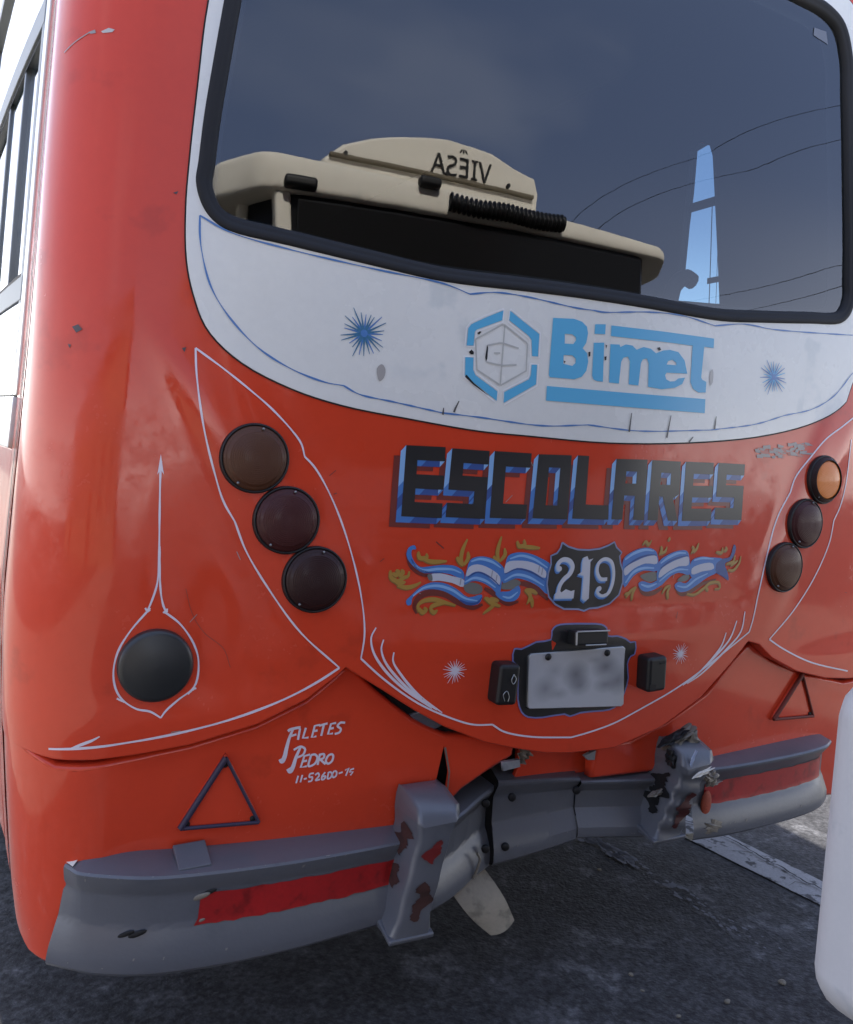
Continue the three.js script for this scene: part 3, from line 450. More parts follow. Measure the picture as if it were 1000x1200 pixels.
function star(center, r, c, n, name, label) {
  const b = new Bag(SKIN), [s, y] = center;
  for (let i = 0; i < n; i++) { const a = (i + rr(-0.2, 0.2)) / n * 6.2832, l = r * rr(0.78, 1.12), c2 = typeof c === 'function' ? c(i) : c; b.stroke([[s, y], [s + Math.cos(a) * l * 0.5, y + Math.sin(a) * l * 0.5], [s + Math.cos(a) * l, y + Math.sin(a) * l]], (t) => r * 0.085 * (1.3 - t), T0 + 0.003 * (name === 'blue_star') + (i % 3) * 0.0002, c2); }
  b.fill(circle(s, y, r * 0.16, r * 0.16, 14), [], T0 + 0.003 * (name === 'blue_star') + 0.0008, typeof c === 'function' ? c(0) : c);
  b.add(name, M.print, bus).userData.label = label;
}
star([-0.3315,0.8546], 0.029, col.pin, 21, 'white_star', 'small white painted star left of the number plate');
star([0.3257,0.8527], 0.027, col.pin, 19, 'white_star', 'small white painted star right of the number plate');
star([-0.5781,1.5726], 0.05, (i) => (i % 3 ? col.teal : col.line), 25, 'blue_star', 'blue painted star left of the logo');
star([0.5996,1.5741], 0.048, (i) => (i % 2 ? col.sky : col.line), 23, 'blue_star', 'blue painted star right of the logo');
const TW = T0 + 0.003;                                        // the white band stands proud of the orange sheet
{
  const b = new Bag(SKIN), line = (a) => b.stroke(smooth(pairs(a), 6), (t) => 0.003 + 0.0012 * Math.sin(t * 31), TW, col.line);
  line([-0.9152,1.7625,-0.8597,1.7398,-0.7378,1.7217,-0.5559,1.7057,-0.3981,1.6948,-0.3353,1.6804]); line([-0.3353,1.6804,-0.2715,1.6914,-0.1918,1.6913,-0.0562,1.6816,-0.0049,1.6814]); line([-0.0049,1.6814,0.02,1.6802,0.1613,1.6956,0.2654,1.6987,0.379,1.6855]); line([0.379,1.6855,0.4786,1.7002,0.5877,1.6984,0.7445,1.7054,0.9218,1.7165]);
  line([-0.9152,1.7625,-0.9144,1.7274,-0.9105,1.6975,-0.893,1.6351,-0.8626,1.5864,-0.8013,1.5264,-0.7317,1.4887,-0.66,1.4669,-0.6197,1.4629]); line([-0.6197,1.4629,-0.5858,1.4479,-0.5091,1.4371,-0.3926,1.4209]); line([-0.3926,1.4209,-0.3043,1.4168,-0.1365,1.4071,-0.01,1.4158]); line([-0.01,1.4158,0.1386,1.4093,0.3793,1.4235]); line([0.3793,1.4235,0.5419,1.4473,0.6493,1.4757]); line([0.6493,1.4757,0.7664,1.5011,0.8518,1.5418,0.9305,1.612]);
  b.add('blue_pinstripe', M.print, bus);
}
// maker's logo: hexagon of four blue strokes, the word, two bars
{
  const hx = new Bag(SKIN), b = new Bag(SKIN), P = (a) => pairs(a);
  const hex = [[-0.2499,1.6546,-0.2909,1.6362,-0.3294,1.6166,-0.3368,1.607,-0.3394,1.5694,-0.3225,1.5709,-0.3203,1.6016,-0.3154,1.6062,-0.2525,1.6328], [-0.233,1.6558,-0.1539,1.6118,-0.1554,1.5617,-0.1715,1.5612,-0.1741,1.5967,-0.1817,1.6051,-0.2343,1.6346], [-0.3419,1.5442,-0.3412,1.5044,-0.2598,1.4551,-0.2588,1.4762,-0.3152,1.5073,-0.3217,1.5192,-0.3216,1.5453], [-0.1718,1.542,-0.1572,1.5432,-0.1581,1.4992,-0.2421,1.4517,-0.2412,1.4759,-0.1778,1.5088,-0.1728,1.5189]];
  const lg = group('painted_logo', bus); lg.userData.label = 'sky blue painted logo on the white band';
  for (const h of hex) new Bag(SKIN).fill(P(h), [], TW, col.sky).add('hexagon_stroke', M.print, lg);
  b.fill(P([-0.1185,1.6521,-0.0602,1.6561,-0.0377,1.652,-0.0232,1.6419,-0.0193,1.6271,-0.0231,1.6051,-0.0331,1.5912,-0.0203,1.5815,-0.0157,1.5624,-0.0201,1.5403,-0.0329,1.5254,-0.054,1.5182,-0.1219,1.5177,-0.1247,1.5226]), [P([-0.0848,1.6194,-0.0649,1.6205,-0.054,1.6151,-0.0526,1.6075,-0.0601,1.5986,-0.0838,1.5973]), P([-0.0857,1.571,-0.0616,1.5723,-0.0517,1.5658,-0.0518,1.5559,-0.0605,1.5483,-0.0859,1.5513])], TW, col.sky);
  b.fill(P([0.0002,1.6499,0.0308,1.6531,0.0303,1.6298,-0.0009,1.6276]), [], TW, col.sky);
  b.fill(P([-0.002,1.6071,0.0285,1.61,0.0289,1.5188,0.0119,1.5188,0.0008,1.5223,-0.0034,1.5307]), [], TW, col.sky);
  b.fill(P([0.0475,1.6521,0.2048,1.6538,0.3772,1.6533,0.3767,1.6297,0.3443,1.6295,0.3385,1.5527,0.3427,1.5469,0.3564,1.5433,0.3559,1.5164,0.3303,1.5146,0.312,1.5227,0.3024,1.5383,0.3048,1.6286,0.2304,1.629,0.0471,1.6271]), [], TW, col.sky);
  b.fill(P([0.0469,1.6082,0.0743,1.6098,0.0769,1.6043,0.0929,1.612,0.113,1.6112,0.1262,1.6026,0.1479,1.6109,0.1703,1.6089,0.1869,1.5995,0.2104,1.6084,0.2314,1.6117,0.2592,1.6087,0.2807,1.5899,0.2913,1.5583,0.2235,1.5553,0.219,1.5494,0.2231,1.5392,0.2355,1.5351,0.2508,1.5367,0.2627,1.5445,0.2843,1.5481,0.2758,1.5317,0.2516,1.5207,0.2092,1.514,0.1661,1.5168,0.1652,1.5732,0.1587,1.5844,0.146,1.5806,0.1412,1.5712,0.1362,1.5178,0.1061,1.5183,0.107,1.5728,0.1007,1.5838,0.0872,1.58,0.0809,1.5697,0.0765,1.5179,0.0467,1.5183]), [P([0.2225,1.5753,0.2269,1.5839,0.2401,1.5882,0.2527,1.5824,0.2536,1.5761])], TW, col.sky);
  b.fill(P([-0.1288,1.4976,0.0956,1.4979,0.3555,1.4999,0.3554,1.4646,0.0971,1.4641,-0.1301,1.4644]), [], TW, col.sky);
  b.add('word', M.print, lg);
  const d = new Bag(SKIN), gh = new THREE.Color(0.50, 0.50, 0.47);
  for (const h of [...hex]) { const p = P(h); ring(inset(p, -0.004), 0.0035, TW - 0.0003, new THREE.Color(0.86, 0.86, 0.85), d); }
  for (const a of [[-0.318,1.5847,-0.313,1.5881,-0.2504,1.624,-0.2451,1.623,-0.1884,1.5908,-0.1845,1.5866], [-0.1845,1.5866,-0.1858,1.5271,-0.2505,1.4903,-0.2541,1.4916,-0.3122,1.52,-0.318,1.5847], [-0.2884,1.5741,-0.2575,1.5829,-0.2469,1.583,-0.2075,1.5754], [-0.2888,1.5383,-0.2591,1.5348,-0.2451,1.5344,-0.2115,1.5387], [-0.2705,1.5593,-0.2549,1.5606], [-0.2523,1.4902,-0.2451,1.6245]]) d.stroke(P(a), 0.0035, TW, gh);
  d.fill(P([-0.2892,1.5755,-0.2862,1.5698,-0.2874,1.5459,-0.2905,1.5381,-0.2926,1.5484]), [], TW + TS, col.black);
  d.fill(P([-0.3339,1.5561,-0.3273,1.5617,-0.3214,1.5572,-0.3219,1.5518,-0.3286,1.5512]), [], TW + TS, col.black); d.fill(P([-0.3141,1.5983,-0.3085,1.6033,-0.304,1.6023,-0.3099,1.5958]), [], TW + TS, col.black);
  d.stroke(P([-0.3398,1.5045,-0.3197,1.4883,-0.2828,1.4662]), (t) => 0.006 * (1.05 - t), TW + TS, col.black);
  for (const a of [[-0.0166,1.584,-0.0108,1.5854,-0.0108,1.575,-0.0156,1.5733], [0.1891,1.6124,0.1979,1.6155,0.2025,1.6091,0.1955,1.6062], [0.032,1.6059,0.0371,1.6042,0.0347,1.5965], [0.0302,1.5772,0.0367,1.5791,0.036,1.5703,0.0316,1.569], [-0.0862,1.5586,-0.0799,1.557,-0.0828,1.5524]]) d.fill(P(a), [], TW + TS, col.black);
  for (const a of [[-0.3542,1.449,-0.362,1.4337,-0.3658,1.4243], [-0.3909,1.4319,-0.3925,1.4172], [0.1181,1.4512,0.1125,1.406], [0.2424,1.4522,0.2315,1.3973], [0.3952,1.4589,0.3911,1.4263], [0.3189,1.4034,0.3053,1.39]]) d.stroke(P(a), (t) => 0.0022 + 0.003 * t, TW + TS, new THREE.Color(0.09, 0.09, 0.09));
  const sp = new THREE.Color(0.38, 0.36, 0.34); d.fill(smooth(P([-0.5476,1.5034,-0.5365,1.5131,-0.5285,1.5031,-0.5318,1.4852,-0.5412,1.4774]), 3, true), [], TW, sp); d.fill(smooth(P([0.3684,1.569,0.3769,1.5761,0.3787,1.544,0.3703,1.5348]), 3, true), [], TW, new THREE.Color(0.48, 0.46, 0.43));
  { const k = d.add('chipped_paint', M.print, bus); k.userData.label = 'chips, cracks and smudges in the white band'; k.userData.kind = 'stuff'; }
}
// the word on the lid: black block letters with blue sides and a painted drop shade
{
  const Q = [-0.4748,1.3483,-0.3817,1.3482,-0.3843,1.1944,-0.4804,1.1976,-0.3654,1.3464,-0.2722,1.3443,-0.2767,1.1937,-0.3749,1.1971,-0.2591,1.3449,-0.162,1.3435,-0.1698,1.1946,-0.2648,1.1964,-0.1429,1.3425,-0.0514,1.3434,-0.056,1.1946,-0.1519,1.1965,-0.0335,1.3441,0.0608,1.343,0.0643,1.1944,-0.0416,1.1965,0.0799,1.34,0.1756,1.3415,0.1745,1.194,0.0737,1.1954,0.1906,1.3411,0.284,1.3405,0.283,1.1925,0.1857,1.1941,0.3011,1.3411,0.3969,1.3413,0.3974,1.1929,0.2975,1.1926,0.4135,1.3419,0.5091,1.3409,0.508,1.1952,0.4096,1.1969];
  const q = pairs(Q), d0 = pairs([-0.4748,1.3483,-0.487,1.3354]), dx = d0[1][0] - d0[0][0], dy = d0[1][1] - d0[0][1];
  const E = [[[0, 0], [1, 0], [1, .20], [.30, .20], [.30, .40], [1, .40], [1, .60], [.30, .60], [.30, .79], [1, .79], [1, 1], [0, 1]]], S2 = [[[0, 0], [1, 0], [1, .20], [.33, .20], [.33, .385], [1, .385], [1, 1], [0, 1], [0, .79], [.67, .79], [.67, .60], [0, .60]]];
  const G = { E, S: S2, C: [[[0, 0], [1, 0], [1, .22], [.33, .22], [.33, .78], [1, .78], [1, 1], [0, 1]]], O: [[[0, 0], [1, 0], [1, 1], [0, 1]], [[.34, .2], [.68, .2], [.68, .79], [.34, .79]]], L: [[[0, 0], [.34, 0], [.34, .77], [1, .77], [1, 1], [0, 1]]], A: [[[0, 0], [1, 0], [1, 1], [.66, 1], [.66, .60], [.33, .60], [.33, 1], [0, 1]], [[.34, .2], [.68, .2], [.68, .40], [.34, .40]]], R: [[[0, 0], [1, 0], [1, .55], [.80, .62], [1, 1], [.68, 1], [.44, .60], [.33, .60], [.33, 1], [0, 1]], [[.34, .2], [.68, .2], [.68, .40], [.34, .40]]] };
  const lt = group('painted_lettering', bus); lt.userData.label = 'black block letters with blue sides reading ESCOLARES';
  [...'ESCOLARES'].forEach((ch, i) => {
    const b = new Bag(SKIN);
    const [tl, tr, br, bl] = q.slice(i * 4, i * 4 + 4), at = ([u, v]) => [0, 1].map((k) => (tl[k] * (1 - u) + tr[k] * u) * (1 - v) + (bl[k] * (1 - u) + br[k] * u) * v);
    const loops = G[ch].map((l) => l.map(at));
    const sh = loops[0].map(([s, y]) => [s + dx * 1.9 - 0.004, y + dy * 1.75]); b.fill(sh, loops.slice(1).map((l) => l.map(([s, y]) => [s + dx * 1.9 - 0.004, y + dy * 1.75])), T0, col.shade);
    loops.forEach((l, k) => l.forEach((p, j) => {                                      // extruded sides
      const r = l[(j + 1) % l.length], vert = Math.abs(r[1] - p[1]) > Math.abs(r[0] - p[0]);
      const steps = 6; for (let m = 0; m < steps; m++) { const A = [p[0] + (r[0] - p[0]) * m / steps, p[1] + (r[1] - p[1]) * m / steps], B = [p[0] + (r[0] - p[0]) * (m + 1) / steps, p[1] + (r[1] - p[1]) * (m + 1) / steps];
        const low = Math.min(A[1], B[1]) < bl[1] + 0.06, c = vert ? (((m * 7 + j) % 3 === 0 && low) ? col.b2 : low ? col.b1 : col.b3) : (m < 2 && r[0] > p[0] || m > 3 && r[0] < p[0] ? col.b1 : col.b2);
        const f = [A, B, [B[0] + dx, B[1] + dy], [A[0] + dx, A[1] + dy]]; b.tri(f[0], f[1], f[2], T0 + TS * (vert ? 1.6 : 1), c, 0.05); b.tri(f[0], f[2], f[3], T0 + TS * (vert ? 1.6 : 1), c, 0.05); }
    }));
    b.fill(loops[0], loops.slice(1), T0 + TS * 2.6, col.black); b.add('letter', M.print, lt);
  });
}
// ribbon in light blue and white, with gold scrolls
{
  const b = new Bag(SKIN), A = (a) => smooth(pairs(a), 3, true), L1 = T0 + TS, L2 = T0 + TS * 2, L3 = T0 + TS * 3;
  const f = (p, c, l) => b.fill(A(p), [], l, c, 0.04), st = (p, w, c, l) => b.stroke(smooth(pairs(p), 5), taper(w), l, c);
  // painted shade under the ribbon
  st([-0.4318,0.9875,-0.4391,1.0034,-0.4316,1.0208,-0.4064,1.0319,-0.3669,1.0281,-0.3302,1.0079,-0.2932,0.9947,-0.2707,1.002], 0.016, col.shade, T0); st([-0.2685,1.0384,-0.2397,1.0234,-0.2052,1.0019,-0.1767,1.0051], 0.014, col.shade, T0); st([-0.1845,1.0486,-0.1552,1.0438,-0.1248,1.0285,-0.0958,1.0066], 0.014, col.shade, T0); st([-0.4629,1.1203,-0.4524,1.0932,-0.4259,1.0734,-0.4041,1.0683], 0.012, col.shade, T0);
  st([0.1707,1.0326,0.1885,1.0141,0.2213,1.013,0.2486,1.0249], 0.012, col.shade, T0); st([0.2895,1.0254,0.3134,1.0061,0.3473,1.0143,0.381,1.03,0.4312,1.0417], 0.011, col.shade, T0);
  // left half
  f([-0.446,1.1356,-0.4605,1.1299,-0.4638,1.1126,-0.448,1.0912,-0.4217,1.0753,-0.3871,1.0755,-0.3562,1.0715,-0.3221,1.0597,-0.3244,1.0765,-0.3439,1.0891,-0.375,1.0926,-0.4095,1.0896,-0.4309,1.089,-0.4451,1.1008,-0.4527,1.1164,-0.451,1.126,-0.4422,1.1271], col.b1, L1); st([-0.4482,1.0951,-0.4242,1.0819,-0.3876,1.0838,-0.3524,1.0821,-0.3296,1.0738], 0.006, col.b3, L2); st([-0.453,1.1067,-0.4394,1.0872,-0.4132,1.0771,-0.374,1.0753], 0.004, col.b2, L2);
  f([-0.4562,1.0059,-0.4601,1.0158,-0.4489,1.0271,-0.4286,1.0442,-0.4033,1.0542,-0.3728,1.0528,-0.3411,1.0402,-0.3084,1.0193,-0.2745,1.0244,-0.2759,1.0103,-0.2846,1.0025,-0.3119,1.0025,-0.3398,1.0194,-0.3717,1.035,-0.4069,1.0398,-0.4322,1.0326,-0.4456,1.0212,-0.4478,1.0076], col.b1, L1); st([-0.4446,1.0262,-0.4199,1.0428,-0.3855,1.0468,-0.3498,1.0364,-0.3173,1.0176,-0.2851,1.0106], 0.006, col.b3, L2); st([-0.3306,1.014,-0.3075,1.0052,-0.2848,1.0065,-0.2741,1.0183], 0.006, col.b2, L2);
  f([-0.4051,1.0711,-0.3871,1.0747,-0.3515,1.0674,-0.3215,1.0577,-0.3234,1.043,-0.3507,1.0523,-0.3862,1.0582,-0.4027,1.0581], col.ribbon, L2); f([-0.4129,1.0712,-0.4035,1.073,-0.4001,1.0593,-0.4079,1.0594], col.grey, L3);
  f([-0.3214,1.0477,-0.3014,1.0525,-0.2757,1.0434,-0.2748,1.0297,-0.2951,1.025,-0.3183,1.0336], col.grey, L1);
  f([-0.3088,1.1026,-0.2865,1.1104,-0.2588,1.1069,-0.2348,1.0953,-0.2208,1.0813,-0.225,1.0496,-0.2302,1.0219,-0.2499,1.038,-0.2786,1.0528,-0.3015,1.0553,-0.3214,1.0477,-0.3183,1.0716], col.b1, L2); st([-0.3064,1.0994,-0.2839,1.1047,-0.2536,1.0979,-0.2295,1.0843], 0.006, col.b3, L3); st([-0.3195,1.0537,-0.2974,1.0624,-0.2696,1.0566,-0.2407,1.0398], 0.006, col.b3, L3); st([-0.3134,1.0643,-0.2891,1.0751,-0.2562,1.0632,-0.2292,1.0423], 0.004, col.b2, L3 + 0.0002);
  f([-0.3115,1.0867,-0.2901,1.0928,-0.2573,1.0827,-0.2305,1.0635,-0.2317,1.0448,-0.2608,1.0637,-0.2937,1.0768,-0.3171,1.066], col.ribbon, L3);
  f([-0.2307,1.0293,-0.2024,1.0306,-0.1793,1.0423,-0.1735,1.0277,-0.1819,1.0106,-0.2055,1.006,-0.2273,1.0137,-0.2398,1.0255], col.b1, L1); st([-0.2206,1.0188,-0.2014,1.0154,-0.1807,1.0279], 0.005, col.b3, L2); f([-0.2225,1.0487,-0.1899,1.0578,-0.1739,1.0484,-0.1837,1.0371,-0.2074,1.034,-0.2256,1.0373], col.grey, L1);
  f([-0.2122,1.1105,-0.1889,1.1184,-0.16,1.1169,-0.1251,1.1054,-0.0914,1.0841,-0.0994,1.0206,-0.1255,1.0389,-0.1608,1.0543,-0.19,1.059,-0.2226,1.0495,-0.219,1.0821], col.b1, L2); st([-0.2071,1.1043,-0.1789,1.1109,-0.1446,1.1036,-0.1037,1.0822], 0.006, col.b3, L3); st([-0.2183,1.0555,-0.1905,1.0673,-0.1565,1.0625,-0.1108,1.0406], 0.006, col.b3, L3);
  f([-0.2151,1.0954,-0.1878,1.1,-0.144,1.0945,-0.1071,1.0735,-0.1086,1.0585,-0.1476,1.0759,-0.1868,1.0832,-0.2193,1.0719], col.ribbon, L3); st([-0.2182,1.0698,-0.1866,1.0807,-0.1474,1.0726,-0.1092,1.0531], 0.004, col.b2, L3 + 0.0002);
  for (const [x, y] of pairs([-0.3308,1.0559,-0.252,1.0704,-0.2397,1.0601,-0.1181,1.0742,-0.1273,1.0797])) b.stroke([[x - 0.001, y - 0.008], [x, y], [x + 0.001, y + 0.008]], 0.003, L3 + 0.0002, new THREE.Color(0.30, 0.31, 0.36));
  // right half
  f([0.1175,1.0997,0.1432,1.1171,0.1791,1.1264,0.2095,1.1225,0.222,1.1126,0.2285,1.0691,0.1836,1.07,0.1525,1.0575,0.1259,1.0297,0.1179,1.0661], col.b1, L2); st([0.1222,1.0979,0.1481,1.1124,0.1841,1.1213,0.2122,1.1181], 0.007, col.b3, L3); st([0.1276,1.041,0.1517,1.0671,0.1831,1.0762,0.2157,1.0755], 0.007, col.b3, L3); f([0.1216,1.0759,0.1586,1.0948,0.1946,1.1054,0.2208,1.105,0.2242,1.0869,0.1868,1.0876,0.151,1.0754,0.1253,1.0588], col.ribbon, L3); st([0.1218,1.0795,0.1583,1.0988,0.1944,1.1083,0.2205,1.1079], 0.004, col.b2, L3 + 0.0002);
  f([0.1732,1.0559,0.1865,1.0628,0.2271,1.0637,0.2285,1.0473,0.1999,1.0419], col.grey, L1); f([0.1693,1.0381,0.1812,1.0439,0.2096,1.038,0.2288,1.0448,0.2415,1.0506,0.2519,1.0412,0.2341,1.0271,0.2021,1.0172,0.1809,1.0215], col.b1, L1); st([0.1773,1.036,0.201,1.0299,0.2286,1.0364], 0.006, col.b3, L2);
  f([0.2309,1.0908,0.2557,1.1067,0.2886,1.1172,0.3189,1.1176,0.3275,1.1086,0.3372,1.0566,0.2983,1.062,0.27,1.0524,0.2363,1.0289,0.2276,1.0473], col.b1, L2); st([0.236,1.0871,0.261,1.1012,0.2939,1.1117,0.3184,1.1113], 0.007, col.b3, L3); st([0.2352,1.0417,0.2691,1.0627,0.2975,1.0701,0.3296,1.0687], 0.006, col.b3, L3); f([0.2365,1.07,0.2669,1.0876,0.3,1.098,0.3272,1.1016,0.329,1.0813,0.2968,1.0782,0.264,1.0661,0.2329,1.0508], col.ribbon, L3); st([0.2356,1.0744,0.2666,1.092,0.2996,1.1017,0.3264,1.105], 0.004, col.b2, L3 + 0.0002);
  f([0.2952,1.0418,0.3136,1.055,0.3359,1.0544,0.3344,1.0445,0.3102,1.0388], col.grey, L1); f([0.2876,1.0299,0.3004,1.0391,0.3254,1.0347,0.3463,1.0497,0.3777,1.0638,0.4236,1.0665,0.4295,1.0588,0.3997,1.0475,0.3611,1.0269,0.3275,1.0131,0.3028,1.0139], col.b1, L1); st([0.2965,1.0282,0.3263,1.025,0.3594,1.0438,0.3987,1.0577], 0.006, col.b3, L2);
  f([0.3409,1.0925,0.3692,1.1013,0.405,1.0992,0.4469,1.0947,0.4272,1.083,0.4238,1.0646,0.3782,1.0582,0.3413,1.0498,0.3364,1.0759], col.b1, L2); st([0.3474,1.0924,0.3746,1.0975,0.4157,1.0949], 0.006, col.b3, L3); f([0.3418,1.0714,0.3709,1.0823,0.4127,1.0833,0.4191,1.0704,0.3777,1.0635,0.3431,1.0569], col.ribbon, L3);
  f([0.4221,1.0816,0.447,1.0944,0.4755,1.0996,0.4868,1.1317,0.495,1.124,0.491,1.105,0.4791,1.09,0.4587,1.0816,0.4706,1.0578,0.4763,1.0377,0.4542,1.0475,0.4239,1.0627], col.b2, L1);
  // gold scrolls
  const g = [[-0.4998,1.0822,-0.497,1.0668,-0.48,1.0588,-0.4678,1.0663,-0.4575,1.07,-0.4559,1.0797], [-0.4954,1.0764,-0.4849,1.0724,-0.4811,1.08,-0.4874,1.0828], [-0.4784,1.0684,-0.4705,1.078,-0.475,1.0838], [-0.4816,1.0492,-0.4583,1.0449,-0.4374,1.0502,-0.4271,1.0559], [-0.4883,1.059,-0.4777,1.0549,-0.4631,1.0566], [-0.4277,0.9913,-0.4307,1.0051,-0.4184,1.0146,-0.3926,1.017,-0.3659,1.0098,-0.3388,1.0022], [-0.4282,0.9992,-0.419,0.989,-0.4107,0.9947,-0.4167,1.0008], [-0.3974,0.9883,-0.3994,1.0002,-0.3875,1.0057,-0.3658,1.0082], [-0.399,0.9943,-0.3908,0.988,-0.3833,0.9937], [-0.4368,1.1221,-0.4319,1.1085,-0.4149,1.1103,-0.4174,1.1181], [-0.4277,1.1084,-0.4058,1.1004,-0.3666,1.1008], [-0.3428,1.1097,-0.3332,1.0977,-0.3261,1.0897], [-0.3262,1.0916,-0.3315,1.1076,-0.3281,1.1274,-0.3181,1.1491], [-0.3239,1.0916,-0.3136,1.1074,-0.3152,1.1213], [-0.2497,1.1108,-0.2421,1.1006,-0.2348,1.0945], [-0.235,1.0985,-0.24,1.1188,-0.2371,1.135,-0.2313,1.1551], [-0.2327,1.0985,-0.2195,1.1146,-0.2218,1.1288], [-0.1896,1.1449,-0.1826,1.1327,-0.1684,1.1367,-0.1715,1.1478], [-0.1778,1.1326,-0.156,1.1305,-0.1265,1.1282], [-0.2672,1.0181,-0.2478,1.0053,-0.2238,0.9964], [-0.2626,1.018,-0.2428,1.0011,-0.2671,0.9816], [-0.2531,1.0157,-0.2293,1.0088], [-0.1618,1.0336,-0.1462,1.0187,-0.1521,1.0001], [-0.1594,1.0336,-0.1395,1.0289,-0.1268,1.0223], [-0.1487,1.0208,-0.1403,1.006,-0.1368,0.9912],
    [0.1761,1.1346,0.1848,1.1417,0.1946,1.1345,0.2031,1.1451], [0.2318,1.1089,0.2379,1.1214,0.2348,1.1305], [0.2364,1.1106,0.25,1.1177,0.2539,1.1285], [0.2599,1.143,0.2616,1.1521], [0.3382,1.1111,0.3448,1.1221,0.3391,1.1295], [0.3456,1.1128,0.3548,1.122,0.361,1.1367], [0.4243,1.1136,0.4454,1.1114,0.4468,1.1246], [0.4529,1.1151,0.4615,1.1188,0.4571,1.1264], [0.4641,1.0808,0.4899,1.0879,0.4938,1.1031], [0.4709,1.0654,0.4922,1.0649,0.5119,1.0836,0.5156,1.1008], [0.4804,1.0766,0.5059,1.0895], [0.333,1.0073,0.3583,1.0045,0.3872,1.0185,0.4114,1.0329,0.4427,1.0319,0.4467,1.0185,0.4286,1.0172], [0.3971,1.022,0.4058,1.0123], [0.1344,1.0051,0.1444,1.0191,0.1616,1.0311], [0.129,1.0142,0.147,1.0154], [0.1532,0.9973,0.1539,1.0152,0.1641,1.0292], [0.2498,1.012,0.2582,1.0246,0.2744,1.0314], [0.2705,0.9966,0.2663,1.0151,0.2747,1.0277]];
  g.forEach((a, i) => { const p = smooth(pairs(a), 5); b.stroke(p.map(([s, y]) => [s - 0.002, y - 0.003]), taper(0.008), T0 + 0.0002, col.goldD); b.stroke(p, taper(i < 25 ? 0.0095 : 0.0075), L1 + (i % 4) * 0.0001, col.gold); });
  b.add('painted_ribbon', M.print, bus).userData.label = 'painted light blue and white ribbon with gold scrolls';
}
{
  const b = new Bag(SKIN), L = T0 + TS * 4.2, o = pairs([-0.067,1.1399,-0.049,1.1299,-0.0217,1.123,0.0112,1.1216,0.0443,1.1247,0.069,1.1324,0.0855,1.1402,0.0921,1.1277,0.1089,1.115,0.1029,1.1071,0.1071,1.0888,0.1161,1.0703,0.1175,1.0427,0.1084,1.0131,0.083,0.9922,0.0497,0.9843,0.0232,0.983,0.0085,0.978,-0.0084,0.9827,-0.0492,0.9847,-0.0754,0.9968,-0.0953,1.0151,-0.1026,1.0439,-0.1005,1.0702,-0.094,1.0898,-0.0961,1.1095,-0.0799,1.1148,-0.0701,1.1267]);
  b.fill(o, [], L, col.black); ring(inset(o, -0.001), 0.0042, L + 0.0003, new THREE.Color(0.20, 0.25, 0.42), b);
  const num = (c, ox, oy, l, k) => {
    const m = (a) => smooth(pairs(a).map(([s, y]) => [s + ox, y + oy]), 6);
    b.stroke(m([-0.0683,1.0795,-0.0734,1.0773,-0.0766,1.0851,-0.072,1.096,-0.0591,1.1013,-0.0428,1.0967,-0.0346,1.0844,-0.0407,1.0679,-0.0559,1.056,-0.0668,1.0408,-0.0712,1.021]), (t) => k * (0.032 + 0.024 * Math.sin(t * 3.1) * 1.0) * 0.16 + 0.0028, l, c);
    b.fill(circle(...pairs([-0.0709,1.0795])[0].map((v, i) => v + (i ? oy : ox)), 0.0062), [], l + 0.0001, c);
    b.fill(pairs([-0.0791,1.0212,-0.07,1.0298,-0.0616,1.024,-0.0501,1.031,-0.0349,1.0262,-0.0251,1.0285,-0.0263,1.0085,-0.0791,1.0097]).map(([s, y]) => [s + ox, y + oy]), [], l + 0.0001, c);
    b.fill(pairs([-0.0067,1.0951,-0.0041,1.1051,0.0067,1.1083,0.0114,1.0993,0.025,1.1025,0.0164,1.0947,0.0185,1.007,0.0088,1.0001,-0.0017,1.0077,-0.0009,1.0615,-0.0163,1.0658,-0.0066,1.0717]).map(([s, y]) => [s + ox, y + oy]), [], l, c);
    b.stroke(m([0.0695,1.052,0.0496,1.0536,0.0384,1.0719,0.0425,1.0921,0.0601,1.1009,0.079,1.0938,0.0879,1.0709,0.0861,1.039,0.0738,1.0165,0.0557,1.0125,0.0423,1.0221,0.0456,1.0333]), (t) => k * 0.0085 * (t < 0.85 ? 1 : 0.8), l, c); b.fill(circle(...pairs([0.0481,1.0298])[0].map((v, i) => v + (i ? oy : ox)), 0.006), [], l + 0.0001, c);
  };
  num(col.b1, -0.0045, -0.0055, L + 0.0005, 1); num(col.b3, -0.003, -0.002, L + 0.0009, 0.85); num(new THREE.Color(0.56, 0.58, 0.64), 0, 0, L + 0.0013, 1);
  b.add('number_shield', M.print, bus).userData.label = 'black painted shield with the number 219';
}
